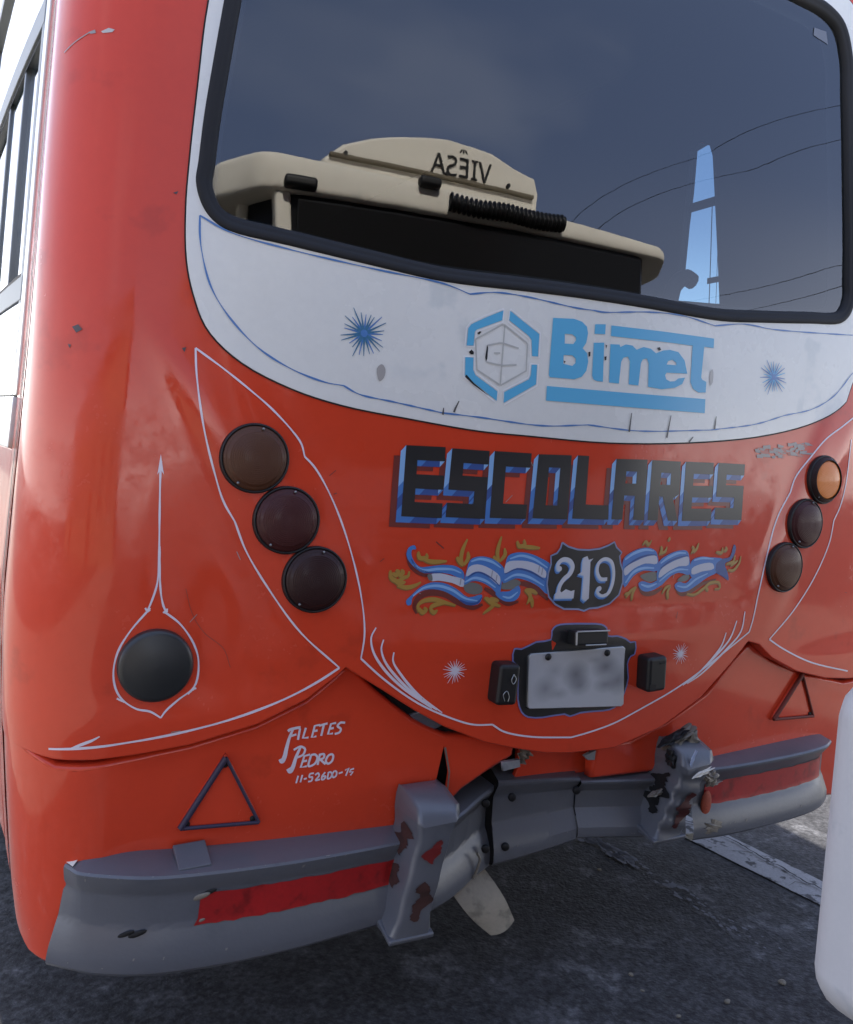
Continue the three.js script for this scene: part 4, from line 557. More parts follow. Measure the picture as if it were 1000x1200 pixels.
// sign writer's signature on the left skirt
{
  const b = new Bag(onBody()), off = -0.0305, W = 0.0048, ln = (a, w = W) => b.stroke(pairs(a), w, off, col.pin), sw = (a, w) => b.stroke(smooth(pairs(a), 6), w, off, col.pin);
  sw([-0.6726,0.7453,-0.6843,0.7443,-0.6957,0.742,-0.6996,0.739], 0.006); sw([-0.6891,0.7418,-0.6958,0.7241,-0.701,0.7012,-0.7043,0.6832,-0.7088,0.6746,-0.7118,0.6806], (t) => 0.005 + 0.006 * t); ln([-0.6973,0.7269,-0.6809,0.7307]);
  ln([-0.6735,0.7427,-0.6769,0.7184]); ln([-0.6608,0.7433,-0.6664,0.7214,-0.6539,0.7216]); ln([-0.6299,0.747,-0.6414,0.746,-0.6468,0.721,-0.6367,0.7228]); ln([-0.6441,0.7342,-0.6347,0.7354]); ln([-0.6318,0.7452,-0.6129,0.749]); ln([-0.6213,0.7463,-0.6258,0.7224]); ln([-0.5939,0.7484,-0.6052,0.747,-0.6109,0.7248,-0.5995,0.7258]); ln([-0.6081,0.7364,-0.5985,0.7376]); sw([-0.5733,0.747,-0.5841,0.7479,-0.59,0.7409,-0.5823,0.7341,-0.5847,0.7269,-0.5956,0.7238], W);
  sw([-0.6704,0.7017,-0.6784,0.6823,-0.6848,0.6594,-0.6899,0.6505,-0.694,0.6576], (t) => 0.005 + 0.006 * t); sw([-0.6851,0.697,-0.6704,0.703,-0.6604,0.6967,-0.6637,0.6849,-0.6782,0.6789], W);
  ln([-0.6485,0.6834,-0.6608,0.6812,-0.6676,0.6569,-0.6541,0.6582]); ln([-0.6642,0.6694,-0.6542,0.6704]); sw([-0.6467,0.6818,-0.6372,0.6822,-0.6317,0.6749,-0.6367,0.6618,-0.6501,0.6577,-0.646,0.6818], W); ln([-0.6263,0.6825,-0.6303,0.6584]); sw([-0.6282,0.6807,-0.6173,0.6809,-0.6175,0.6728,-0.6269,0.6696], W); ln([-0.6249,0.6701,-0.6125,0.6579]); sw([-0.5993,0.6798,-0.6074,0.6765,-0.6122,0.6647,-0.6063,0.6586,-0.5983,0.6639,-0.5962,0.6754,-0.6,0.6799], W);
  const w = 0.0038; ln([-0.6719,0.6387,-0.6756,0.6224], w); ln([-0.6628,0.6394,-0.6663,0.6234], w); ln([-0.6592,0.6298,-0.6525,0.6307], w); sw([-0.6375,0.6407,-0.6459,0.6396,-0.6469,0.6329,-0.6404,0.6321,-0.6419,0.6241,-0.6493,0.6229], w); sw([-0.6345,0.6363,-0.6279,0.6397,-0.6254,0.6339,-0.6324,0.624,-0.6228,0.625], w); sw([-0.6121,0.64,-0.6184,0.6317,-0.6186,0.6242,-0.6132,0.625,-0.6111,0.6309,-0.617,0.6309], w); sw([-0.6063,0.6366,-0.601,0.6395,-0.5965,0.6345,-0.5994,0.6262,-0.6056,0.6248,-0.6049,0.6358], w); sw([-0.5917,0.6409,-0.5957,0.6327,-0.5924,0.6261,-0.5871,0.6289,-0.5862,0.6378,-0.5913,0.6412], w); ln([-0.5811,0.6338,-0.5721,0.6359], w); ln([-0.5667,0.6392,-0.5585,0.6438,-0.5644,0.6264], w); ln([-0.5463,0.6411,-0.554,0.6392,-0.5565,0.6346,-0.5479,0.6336,-0.5538,0.6266], w);
  b.add('signature', M.print, bus).userData.label = 'small white sign writer\'s signature on the left skirt';
}
// scratches and chips in the orange paint; remains of a worn sticker
{
  const b = new Bag(SKIN), grey = new THREE.Color(0.30, 0.28, 0.27), dk = new THREE.Color(0.05, 0.03, 0.03);
  b.stroke(smooth(pairs([-1.1897,2.0489,-1.1593,2.0619,-1.1383,2.0698,-1.1231,2.0759]), 4), 0.002, T0, grey); b.fill(pairs([-1.1269,2.0763,-1.1125,2.0797,-1.1105,2.0733,-1.1212,2.0726]), [], T0, grey); b.fill(pairs([-1.1003,2.0759,-1.0857,2.0818,-1.0745,2.0788,-1.0791,2.0741,-1.0968,2.0727]), [], T0, new THREE.Color(0.5, 0.48, 0.46));
  for (const p of [[-1.1419,1.5355,-1.13,1.5406,-1.1214,1.5315,-1.1329,1.5247], [-0.9649,1.798,-0.9556,1.8026,-0.9586,1.7958], [-0.9432,1.5106,-0.9353,1.5129,-0.9383,1.503], [-1.1498,1.5037,-1.1427,1.5024,-1.146,1.4959]]) b.fill(pairs(p), [], T0, dk);
  for (let i = 0; i < 26; i++) { const s = rr(-1.15, 1.0), y = rr(0.75, 1.35); b.stroke([[s, y], [s + rr(-0.02, 0.02), y + rr(-0.02, 0.02)]], rr(0.0008, 0.002), T0, rnd() > 0.5 ? dk : grey); }
  const k = smooth(pairs([-0.9241,1.0509,-0.9096,1.0003,-0.8854,0.9624,-0.8478,0.9302,-0.8329,0.8915]), 5); b.stroke(k, 0.0012, T0, new THREE.Color(0.30, 0.05, 0.03));
  b.add('scratch', M.print, bus).userData.kind = 'stuff';
  const w = new Bag(SKIN), tape = new THREE.Color(0.26, 0.22, 0.22);
  for (let i = 0; i < 70; i++) { const u = rnd(), v = rnd(), q = pairs([0.5398,1.3825,0.755,1.405,0.7542,1.37,0.5482,1.3559]), s = (q[0][0] * (1 - u) + q[1][0] * u) * (1 - v) + (q[3][0] * (1 - u) + q[2][0] * u) * v, y = (q[0][1] * (1 - u) + q[1][1] * u) * (1 - v) + (q[3][1] * (1 - u) + q[2][1] * u) * v; w.fill([[s, y], [s + rr(.006, .03), y + rr(-.002, .002)], [s + rr(.006, .03), y + rr(.003, .012)], [s - rr(0, .004), y + rr(.003, .01)]], [], T0 + i * 0.000008, rnd() > 0.75 ? new THREE.Color(0.42, 0.06, 0.04) : tape); }
  w.add('worn_sticker', M.print, bus).userData.label = 'torn remains of a grey sticker beside the upper right lamp';
}
// ------------------------------------------------------------------ lamps
function lathe(p, n = 48) { const g = new THREE.LatheGeometry(p.map(([r, z]) => new THREE.Vector2(r, z)), n); g.rotateX(Math.PI / 2); return g; }
function lamp(at, r, lensMat, label, glow) {
  const g = group('rear_lamp', bus); seat(g, at[0], at[1], 0.0);
  mesh('bezel', lathe([[r + 0.0025, -0.01], [r + 0.0025, 0.006], [r + 0.001, 0.009], [r - 0.001, 0.0095], [r - 0.003, 0.008], [r - 0.0035, 0.003]]), M.blackPlastic, g);
  const R0 = r - 0.0025, dome = (k) => 0.006 + 0.017 * (1 - k * k) ** 0.6 + (k < 0.82 ? 0.0025 : 0.0025 * sm(1, 0, (k - 0.82) / 0.03)), prof = [];
  for (let i = 0; i <= 40; i++) { const k = i / 40; prof.push([R0 * k, dome(k) + 0.00025 * Math.sin(k * 120)]); }
  mesh('lens', lathe(prof.reverse()), lensMat, g);
  if (glow) mesh('smoked_rim', lathe([[R0 + 0.001, 0.008], [R0 * 0.97, 0.0135], [R0 * 0.90, 0.0195], [R0 * 0.86, 0.0205]]), M.lensBlack, g);
  for (const a of [1.35, 4.1]) mesh('screw', new THREE.SphereGeometry(0.0028, 8, 6).translate(R0 * 0.93 * Math.cos(a), R0 * 0.93 * Math.sin(a), 0.0145), M.aluDull, g);
  g.userData.label = label; return g;
}
lamp([-0.8009,1.3078], 0.0665, M.lensAmberDark, 'smoky brown upper lamp on the left'); lamp([-0.7332,1.1873], 0.066, M.lensRedDark, 'dark red middle lamp on the left'); lamp([-0.6699,1.0673], 0.066, M.lensBlack, 'almost black lower lamp on the left');
lamp([0.8143,1.3082], 0.065, M.lensAmber, 'orange upper lamp on the right', true); lamp([0.7464,1.1872], 0.066, M.lensRedDark, 'dark red middle lamp on the right'); lamp([0.6749,1.0686], 0.066, M.lensAmberDark, 'dark lower lamp on the right');
{
  const g = group('fog_lamp', bus), at = [-0.9773,0.9041]; seat(g, at[0], at[1], 0);
  mesh('cover', lathe([[0.071, -0.006], [0.071, 0.010], [0.067, 0.017], [0.060, 0.0185], [0.054, 0.019], [0.040, 0.0225], [0.02, 0.0250], [0, 0.0258]]), M.fogBlack, g);
  g.userData.label = 'round black lamp cover low on the left corner';
}
// ------------------------------------------------------------------ number plate and what is round it
{
  const g = group('number_plate_holder', bus), b = new Bag(SKIN);
  const o = smooth(pairs([-0.183,0.8976,-0.1643,0.8956,-0.1251,0.9105,-0.0844,0.9139,-0.0821,0.9339,-0.0702,0.9449,-0.0453,0.948,0.0234,0.9458,0.0619,0.9421,0.0775,0.9331,0.0822,0.9136,0.1093,0.9122,0.1376,0.9033,0.1539,0.8936,0.1693,0.8941,0.1724,0.8619,0.1604,0.8578,0.1529,0.8386,0.1595,0.8035,0.1509,0.767,0.1354,0.7385,0.1091,0.7276,0.067,0.7275,0.0198,0.728,-0.0097,0.7221,-0.0264,0.7289,-0.0879,0.7265,-0.1295,0.7313,-0.1485,0.7448,-0.1614,0.7763,-0.1659,0.8461,-0.1721,0.858,-0.1834,0.8679]), 2, true);
  b.fill(o, [], T0, col.black); ring(o, 0.004, T0 + TS, new THREE.Color(0.16, 0.18, 0.40), b); b.add('painted_ground', M.print, g);
  const c = document.createElement('canvas'); c.width = 512; c.height = 320; const x = c.getContext('2d'); x.fillStyle = '#b3b6bb'; x.fillRect(0, 0, 512, 320);
  for (const [px, py, r, k, a] of [[80, 210, 70, 1.3, .35], [150, 250, 60, .7, .25], [235, 140, 80, 1.2, .55], [260, 210, 70, 1, .4], [395, 110, 85, 1, .55], [400, 220, 75, .8, .4], [470, 200, 70, 1.5, .45], [330, 60, 50, .6, .2], [120, 110, 60, 1, .18]]) { x.save(); x.translate(px, py); x.scale(1, k); const gr = x.createRadialGradient(0, 0, 0, 0, 0, r); gr.addColorStop(0, `rgba(62,64,72,${a})`); gr.addColorStop(0.5, `rgba(70,72,80,${a * 0.5})`); gr.addColorStop(1, 'rgba(80,82,90,0)'); x.fillStyle = gr; x.fillRect(-r, -r, 2 * r, 2 * r); x.restore(); }
  const t = new THREE.CanvasTexture(c); t.colorSpace = THREE.SRGBColorSpace;
  const q = pairs([-0.1434,0.8824,0.1331,0.8845,0.1452,0.7356,-0.1354,0.7543]), pb = new Bag(SKIN), N = 10;
  const at = (u, v) => [0, 1].map((k) => (q[3][k] * (1 - u) + q[2][k] * u) * (1 - v) + (q[0][k] * (1 - u) + q[1][k] * u) * v);
  const out = [[0.02, 0], [0.98, 0], [1, 0.03], [1, 0.97], [0.98, 1], [0.02, 1], [0, 0.97], [0, 0.03]].map(([u, v]) => at(u, v));
  pb.fill(out, [], 0.008, null, 0.03); const un = []; const gg = pb.geo(), uv = gg.attributes.uv; for (let i = 0; i < uv.count; i++) { const s = uv.getX(i), y = uv.getY(i), u = (s - q[3][0]) / (q[2][0] - q[3][0]), v = (y - q[3][1]) / (q[0][1] - q[3][1]); uv.setXY(i, u, v); }
  const pl = mesh('number_plate', gg, phys({ map: t, roughness: 0.4, clearcoat: 0.4, clearcoatRoughness: 0.3 }), g); pl.userData.label = 'grey faded number plate, its characters unreadable';
  const er = new Bag(SKIN); er.rim(out, 0.008, 0.006, 0.002); er.add('plate_edge', M.alu, pl);
  for (const [u, v] of [[0.18, 0.94], [0.80, 0.93]]) { const s = at(u, v), m = mesh('bolt', lathe([[0.008, 0], [0.008, 0.004], [0.005, 0.006], [0, 0.0065]], 14), M.blackPlastic, g); seat(m, s[0], s[1], 0.008); }
  const lp = pairs([0.0113,0.9165])[0], lb = group('plate_lamp', g); seat(lb, lp[0], lp[1], 0, -0.02);
  mesh('housing', box(0.098, 0.034, 0.034, 0.006, 0, 0, 0.015), M.blackPlastic, lb); mesh('trim', merged([box(0.095, 0.0035, 0.004, 0.001, 0.002, 0.0165, 0.0335), box(0.004, 0.030, 0.004, 0.001, -0.047, 0, 0.0335), box(0.06, 0.003, 0.004, 0.001, 0.01, -0.016, 0.0335)]), M.alu, lb);
  // black boxes left and right of the plate
  for (const [p, w, h, rot, k] of [[[-0.2149,0.8251], 0.054, 0.094, 0.06, 0], [[0.2155,0.8187], 0.060, 0.088, -0.04, 1]]) {
    const bx = group('plate_side_box', g); seat(bx, p[0], p[1], 0, -rot); mesh('housing', box(w, h, 0.05, 0.010, 0, 0, 0.02), M.blackPlastic, bx);
    if (!k) mesh('loose_wire', merged([tube([V(-0.008, -0.035, 0.046), V(-0.014, -0.02, 0.047), V(-0.006, -0.012, 0.047), V(0.002, -0.026, 0.047), V(0.001, -0.036, 0.046)], 0.0009, 24, 5), tube([V(0.008, 0.026, 0.046), V(0.015, 0.014, 0.047), V(0.009, 0.004, 0.047), V(0.003, 0.012, 0.047), V(0.008, 0.026, 0.046)], 0.0009, 24, 5)]), M.alu, bx);
    else { mesh('chip', box(0.018, 0.004, 0.002, 0.0005, 0.012, 0.028, 0.0455), M.steelDark, bx); mesh('chip', box(0.02, 0.014, 0.002, 0.0005, -0.016, -0.030, 0.0455), M.steelDark, bx); };
    bx.userData.label = k ? 'black box to the right of the number plate' : 'black box with a loose wire to the left of the number plate';
  }
}
// ------------------------------------------------------------------ triangular reflectors on the skirt, painted over
{
  const tri = (P, side) => {
    const g = group('triangle_reflector', bus), off = -0.032, b = new Bag(onBody()); b.fill(P, [], off + 0.006, null, 0.04); b.rim(P, off + 0.006, 0.01, 0.003); b.add('plate', M.orange, g);
    const n = inset(P, 0.004), q = n.map(([s, y]) => { const p = V(0, 0, 0), nn = V(0, 0, 0); onBody()(s, y, off + 0.010, p, nn); return p; });
    const rad = [0.0042, 0.0036, 0.0065]; mesh('frame', merged(q.map((p, i) => tube([p, p.clone().lerp(q[(i + 1) % 3], 0.5), q[(i + 1) % 3]], rad[i], 8, 7))), side < 0 ? phys({ color: new THREE.Color(0.035, 0.028, 0.06), roughness: 0.5 }) : std(0x6a2418, 0.6), g);
    const c = [0, 1].map((k) => (P[0][k] + P[1][k] + P[2][k]) / 3); for (const p of P) { const s = [p[0] + (c[0] - p[0]) * 0.2, p[1] + (c[1] - p[1]) * 0.2], m = mesh('screw', lathe([[0.006, 0], [0.006, 0.003], [0, 0.004]], 12), M.rubberRim, g); seat(m, s[0], s[1], off + 0.006); }
    g.userData.label = side < 0 ? 'triangular reflector with a dark frame on the left skirt' : 'triangular reflector on the right skirt';
  };
  tri(pairs([-0.9179,0.5537,-0.7503,0.5468,-0.8289,0.7017]), -1); tri(pairs([0.7313,0.6263,0.9116,0.616,0.8377,0.7557]), 1);
}
// ------------------------------------------------------------------ bumper: three pressed lengths and two overriders
const loft = (rows, name, mat, parent, crease = 0) => {
  const g = new THREE.BufferGeometry(), pos = [], uv = [], idx = [], n = rows[0].length; let u = 0;
  rows.forEach((r, i) => { if (i) u += r[0].distanceTo(rows[i - 1][0]); let v = 0; r.forEach((p, j) => { if (j) v += p.distanceTo(r[j - 1]); pos.push(p.x, p.y, p.z); uv.push(u, v); }); });
  for (let i = 0; i < rows.length - 1; i++) for (let j = 0; j < n - 1; j++) { const a = i * n + j, b = a + 1, c = a + n, d = c + 1; idx.push(a, b, c, b, d, c); }
  g.setAttribute('position', new THREE.Float32BufferAttribute(pos, 3)); g.setAttribute('uv', new THREE.Float32BufferAttribute(uv, 2)); g.setIndex(idx); g.computeVertexNormals();
  return mesh(name, crease ? toCreasedNormals(g, crease) : g, mat, parent);
};
// [out, up] with the middle band set in; 'up' runs from 1 at the top flange to 0 at the lower edge
const PROFILE = [[-0.085, 1.11], [-0.045, 1.07], [-0.012, 1.022], [-0.004, 1.008], [0, 0.985], [-0.001, 0.955], [-0.010, 0.83], [-0.0125, 0.80], [-0.0135, 0.775], [-0.0135, 0.74], [-0.0135, 0.52], [-0.0135, 0.49], [-0.0125, 0.46], [-0.010, 0.42], [-0.001, 0.20], [0, 0.10], [-0.001, 0.04], [-0.006, 0.005], [-0.05, -0.01]];
function bumperRows(st, deep = 1) {                                    // st: [x, z of the front edge, top, bottom, roll of the top flange]
  const rows = [], cz = new THREE.CatmullRomCurve3(st.map((k) => V(k[0], k[2], k[1])), false, 'centripetal'), cb = new THREE.CatmullRomCurve3(st.map((k) => V(k[0], k[3], k[4] ?? 1)), false, 'centripetal');
  const N = Math.max(12, st.length * 7);
  for (let i = 0; i <= N; i++) { const t = i / N, p = cz.getPoint(t), q = cb.getPoint(t), d = cz.getTangent(t), nx = -d.z, nz = d.x, l = Math.hypot(nx, nz), h = p.y - q.y, dep = q.z;
    const lean = st.lean ?? 0; rows.push(PROFILE.map(([o, v]) => V(p.x + nx / l * o * (o < -0.03 ? dep : v > 0.3 && v < 0.95 ? deep : 1) + lean * (v - 0.5) * Math.max(0, 1 - t * 8), q.y + v * h, p.z + nz / l * o * (o < -0.03 ? dep : v > 0.3 && v < 0.95 ? deep : 1)))); }
  return rows;
}
function stripeOn(rows, i0, i1, name, parent, jag = 0) {     // the red band lies in the set-in middle of the pressing
  const sub = rows.slice(i0, i1 + 1), j0 = 8, j1 = 12, out = sub.map((r) => [r[j0], r[j0 + 1], r[j0 + 2], r[j1]].map((p) => p.clone()));
  const n = out.length; out.forEach((r, i) => { const a = sub[Math.max(0, i - 1)][9], b = sub[Math.min(n - 1, i + 1)][9], d = b.clone().sub(a).normalize(), nx = -d.z, nz = d.x; r.forEach((p, k) => { p.x += nx * 0.0018; p.z += nz * 0.0018; if (k === 0) p.y += jag * rr(-0.002, 0.002); if (k === 3) p.y += jag * rr(-0.003, 0.002); if (i === 0 && jag) p.x += [0.02, 0.0, -0.004, -0.012][k]; }); });
  return loft(out, name, M.redStripe, parent);
}
const scuffs = (R, n, par) => { const b = []; for (let k = 0; k < n; k++) { const i = Math.floor(rr(1, R.length - 2)), j = [3, 4, 4, 5, 14, 15][Math.floor(rnd() * 6)], u = rr(0, 1), l = rr(0.1, 0.8), A = R[i][j], B = R[i + 1][j], c = R[i][j + 1], p = A.clone().lerp(B, u * 0.5), q = A.clone().lerp(B, u * 0.5 + l * 0.5), w = rr(0.08, 0.4); b.push([p, q].map((v) => [v.clone().add(V(0, 0.0004, 0.0016)), v.clone().lerp(c, w).add(V(0, 0.0004, 0.0016))])); }
    const geos = b.map(([[a, a2], [q, q2]]) => { const g = new THREE.BufferGeometry(); g.setAttribute('position', new THREE.Float32BufferAttribute([a, a2, q, a2, q2, q].flatMap((v) => [v.x, v.y, v.z]), 3)); g.setAttribute('uv', new THREE.Float32BufferAttribute(new Array(12).fill(0), 2)); g.computeVertexNormals(); return g; }); mesh('scratch', mergeGeometries(geos), new THREE.MeshStandardMaterial({ color: C(0x8d8a86), roughness: 0.45, metalness: 0.3, side: THREE.DoubleSide }), par).userData.kind = 'stuff'; };
const bumper = group('bumper', bus); bumper.userData.label = 'dented dark grey steel bumper with red stripes';
{
  const st = [[-1.145, -0.046, 0.512, 0.314, 0.55], [-1.105, -0.008, 0.508, 0.307, 0.7], [-1.05, 0.014, 0.502, 0.299, 0.85], [-0.97, 0.030, 0.493, 0.291, 1], [-0.85, 0.038, 0.487, 0.286, 1], [-0.70, 0.042, 0.483, 0.288, 1], [-0.55, 0.040, 0.482, 0.296, 1], [-0.39, 0.034, 0.482, 0.306, 1]]; st.lean = 0.032;
  const rows = bumperRows(st), L = loft(rows, 'bumper_section', M.steel, bumper, 0.35); L.userData.label = 'left length of the bumper, hardly bent';
  scuffs(rows, 34, L);
  let i0 = rows.findIndex((r) => r[9].x > -0.885); stripeOn(rows, i0, rows.length - 2, 'red_stripe', L, 1);
  const row = rows.find((r) => r[9].x > -0.93), mount = []; mesh('mounting_tab', box(0.066, 0.062, 0.008, 0.003, -0.893, 0.508, -0.008, [-1.1, 0, 0.03]), M.steel, L);
  const e = bumperRows(st)[0], w = rows.slice(0, 6).map((r, i) => [r[0].clone().add(V(0, 0.0025, 0.0)), r[1].clone().add(V(-0.001, 0.0025, 0.001)), r[2].clone().lerp(r[3], 0.6).add(V(-0.002, 0.002, 0.003))]); loft(w.slice(0, 5), 'bare_corner', M.chipWhite, L);
  // dark scuffs and a bit of exposed filler
  const put = (x, v, r, mat, name) => { const k = rows.reduce((a, q) => (Math.abs(q[9].x - x) < Math.abs(a[9].x - x) ? q : a)); const j = Math.round(v), p = k[j]; const g2_ = new THREE.IcosahedronGeometry(r, 1); g2_.scale(1.8, 0.5, 0.25); const m = mesh(name, g2_, mat, L); m.position.copy(p).add(V(-0.001, 0, 0.001)); m.rotation.y = -0.3; m.rotation.z = 0.35; };
  put(-0.995, 13, 0.012, M.rubberRim, 'scuff'); put(-1.015, 13, 0.010, M.rubberRim, 'scuff'); put(-0.885, 9, 0.012, M.bare, 'torn_filler'); put(-0.875, 11, 0.007, M.bare, 'torn_filler'); put(-0.86, 8, 0.010, M.rubberRim, 'scuff');
}
{
  const rows = bumperRows([[-0.42, 0.035, 0.483, 0.292], [-0.34, 0.015, 0.488, 0.294], [-0.26, -0.018, 0.501, 0.302], [-0.2, -0.048, 0.516, 0.314], [-0.145, -0.07, 0.529, 0.324]], 1.8);
  const A = loft(rows, 'bumper_section', M.steel, bumper, 0.35); A.userData.label = 'short length of the bumper bent inwards beside the left overrider';
  const rb = bumperRows([[-0.15, -0.048, 0.55, 0.336], [-0.06, -0.038, 0.546, 0.35], [0.02, -0.03, 0.542, 0.364], [0.0762, -0.024, 0.538, 0.376]], 1.8), B = loft(rb, 'bumper_section', M.steel, bumper, 0.35); B.userData.label = 'middle length of the bumper, pushed in';
  const rc = bumperRows([[0.077, -0.02, 0.532, 0.382], [0.16, -0.012, 0.526, 0.374], [0.26, 0, 0.52, 0.364], [0.4, 0.02, 0.516, 0.35]], 1.8), Cc = loft(rc, 'bumper_section', M.steel, bumper, 0.35); Cc.userData.label = 'length of the bumper left of the right overrider';
  // open fold between the first two lengths
  const fold = rows[rows.length - 1].map((p, j) => p.clone().lerp(rb[0][j], 0.5).add(V(0.0, 0, -0.012))); loft([rows[rows.length - 1].map((p) => p.clone().add(V(0, 0, -0.003))), fold, rb[0].map((p) => p.clone().add(V(0, 0, -0.003)))], 'fold', M.dark, bumper);
  for (const [x, y, z] of [[-0.178, 0.497, -0.056], [-0.174, 0.385, -0.050], [-0.112, 0.508, -0.043], [-0.122, 0.385, -0.043], [0.068, 0.508, -0.026]]) { const m = mesh('bolt', lathe([[0.010, -0.004], [0.010, 0.002], [0.006, 0.004], [0, 0.0045]], 12), M.steelDark, bumper); m.position.set(x, y, z); m.rotation.y = -0.3; }
  const ch = tube([V(-0.205, 0.385, -0.038), V(-0.196, 0.37, -0.038), V(-0.20, 0.35, -0.038), V(-0.21, 0.322, -0.04)], 0.0035, 12, 5); mesh('bent_metal', ch, M.bare, bumper);
  const rr_ = bumperRows([[0.430, 0.018, 0.530, 0.336], [0.550, 0.028, 0.532, 0.336], [0.720, 0.030, 0.536, 0.342], [0.850, 0.024, 0.539, 0.348], [0.930, 0.010, 0.541, 0.353], [0.980, -0.015, 0.542, 0.357, 0.8]], 1.7), D = loft(rr_, 'bumper_section', M.steel, bumper, 0.35); D.userData.label = 'right length of the bumper'; scuffs(rr_, 26, D); scuffs(rb, 10, B); scuffs(rc, 14, Cc); scuffs(rows, 12, A);
  stripeOn(rr_, 3, rr_.length - 6, 'red_stripe', D, 0.6);
  const or = new THREE.IcosahedronGeometry(0.03, 2); or.scale(0.6, 1.2, 0.25); const pr = mesh('scraped_patch', or, phys({ color: new THREE.Color(0.52, 0.1, 0.05), roughness: 0.7, map: grime }), D); pr.position.set(0.478, 0.43, 0.006);
  const wt = new THREE.IcosahedronGeometry(0.034, 2); { const p = wt.attributes.position; for (let i = 0; i < p.count; i++) { const k = 1 + 0.35 * Math.sin(p.getX(i) * 190 + p.getY(i) * 260); p.setXYZ(i, p.getX(i) * k, p.getY(i) * 0.5 * k, p.getZ(i) * 0.22); } } wt.computeVertexNormals(); const pw = mesh('torn_filler', wt, M.bare, D); pw.position.set(0.50, 0.368, 0.020);
}
// overriders: box sections with a sloping cap, worn through to primer
function overrider(name, pts, label, damaged) {              // pts: top centre, bottom centre, half width, depth
  const g = group(name, bumper), { top, bot, w, d, lean } = pts;
  const prof = [[-w, -d], [-w, -0.016], [-w + 0.012, 0], [w - 0.012, 0], [w, -0.016], [w, -d]], rows = [];
  const N = 14; for (let i = 0; i <= N; i++) { const t = i / N, y = bot.y + (top.y - bot.y) * t, x = bot.x + (top.x - bot.x) * t, z = bot.z + (top.z - bot.z) * t, k = 1 + (t < 0.12 ? 0.22 * (0.12 - t) / 0.12 : 0) + (t > 0.86 ? 0.25 * (t - 0.86) / 0.14 : 0);
    rows.push(prof.map(([a, b], j) => V(x + a * k, y + (t > 0.86 ? 0.006 * Math.sin(j * 2) : 0), z + b - (damaged ? 0.006 * Math.sin(i * 1.9 + j * 2.3) : 0.0015 * Math.sin(i * 1.3 + j))))); }
  loft(rows, 'post', M.steel, g);
  const last = rows[N], cap = [last, last.map((p, j) => V(top.x + (p.x - top.x) * 0.96, top.y + 0.03, Math.min(p.z, top.z - 0.016))), last.map((p) => V(top.x + (p.x - top.x) * 0.86, top.y + 0.05, Math.min(p.z, top.z - d * 0.62))), last.map((p) => V(top.x + (p.x - top.x) * 0.84, top.y + 0.046, top.z - d))]; loft(cap, 'cap', M.steel, g);
  const ft = bot.clone(); const f = mesh('foot', box(w * 2.5, 0.012, d * 0.7, 0.004, ft.x, ft.y + 0.004, ft.z - d * 0.32, [0.25, 0, 0]), M.steel, g);
  return g.userData.label = label, [g, rows];
}
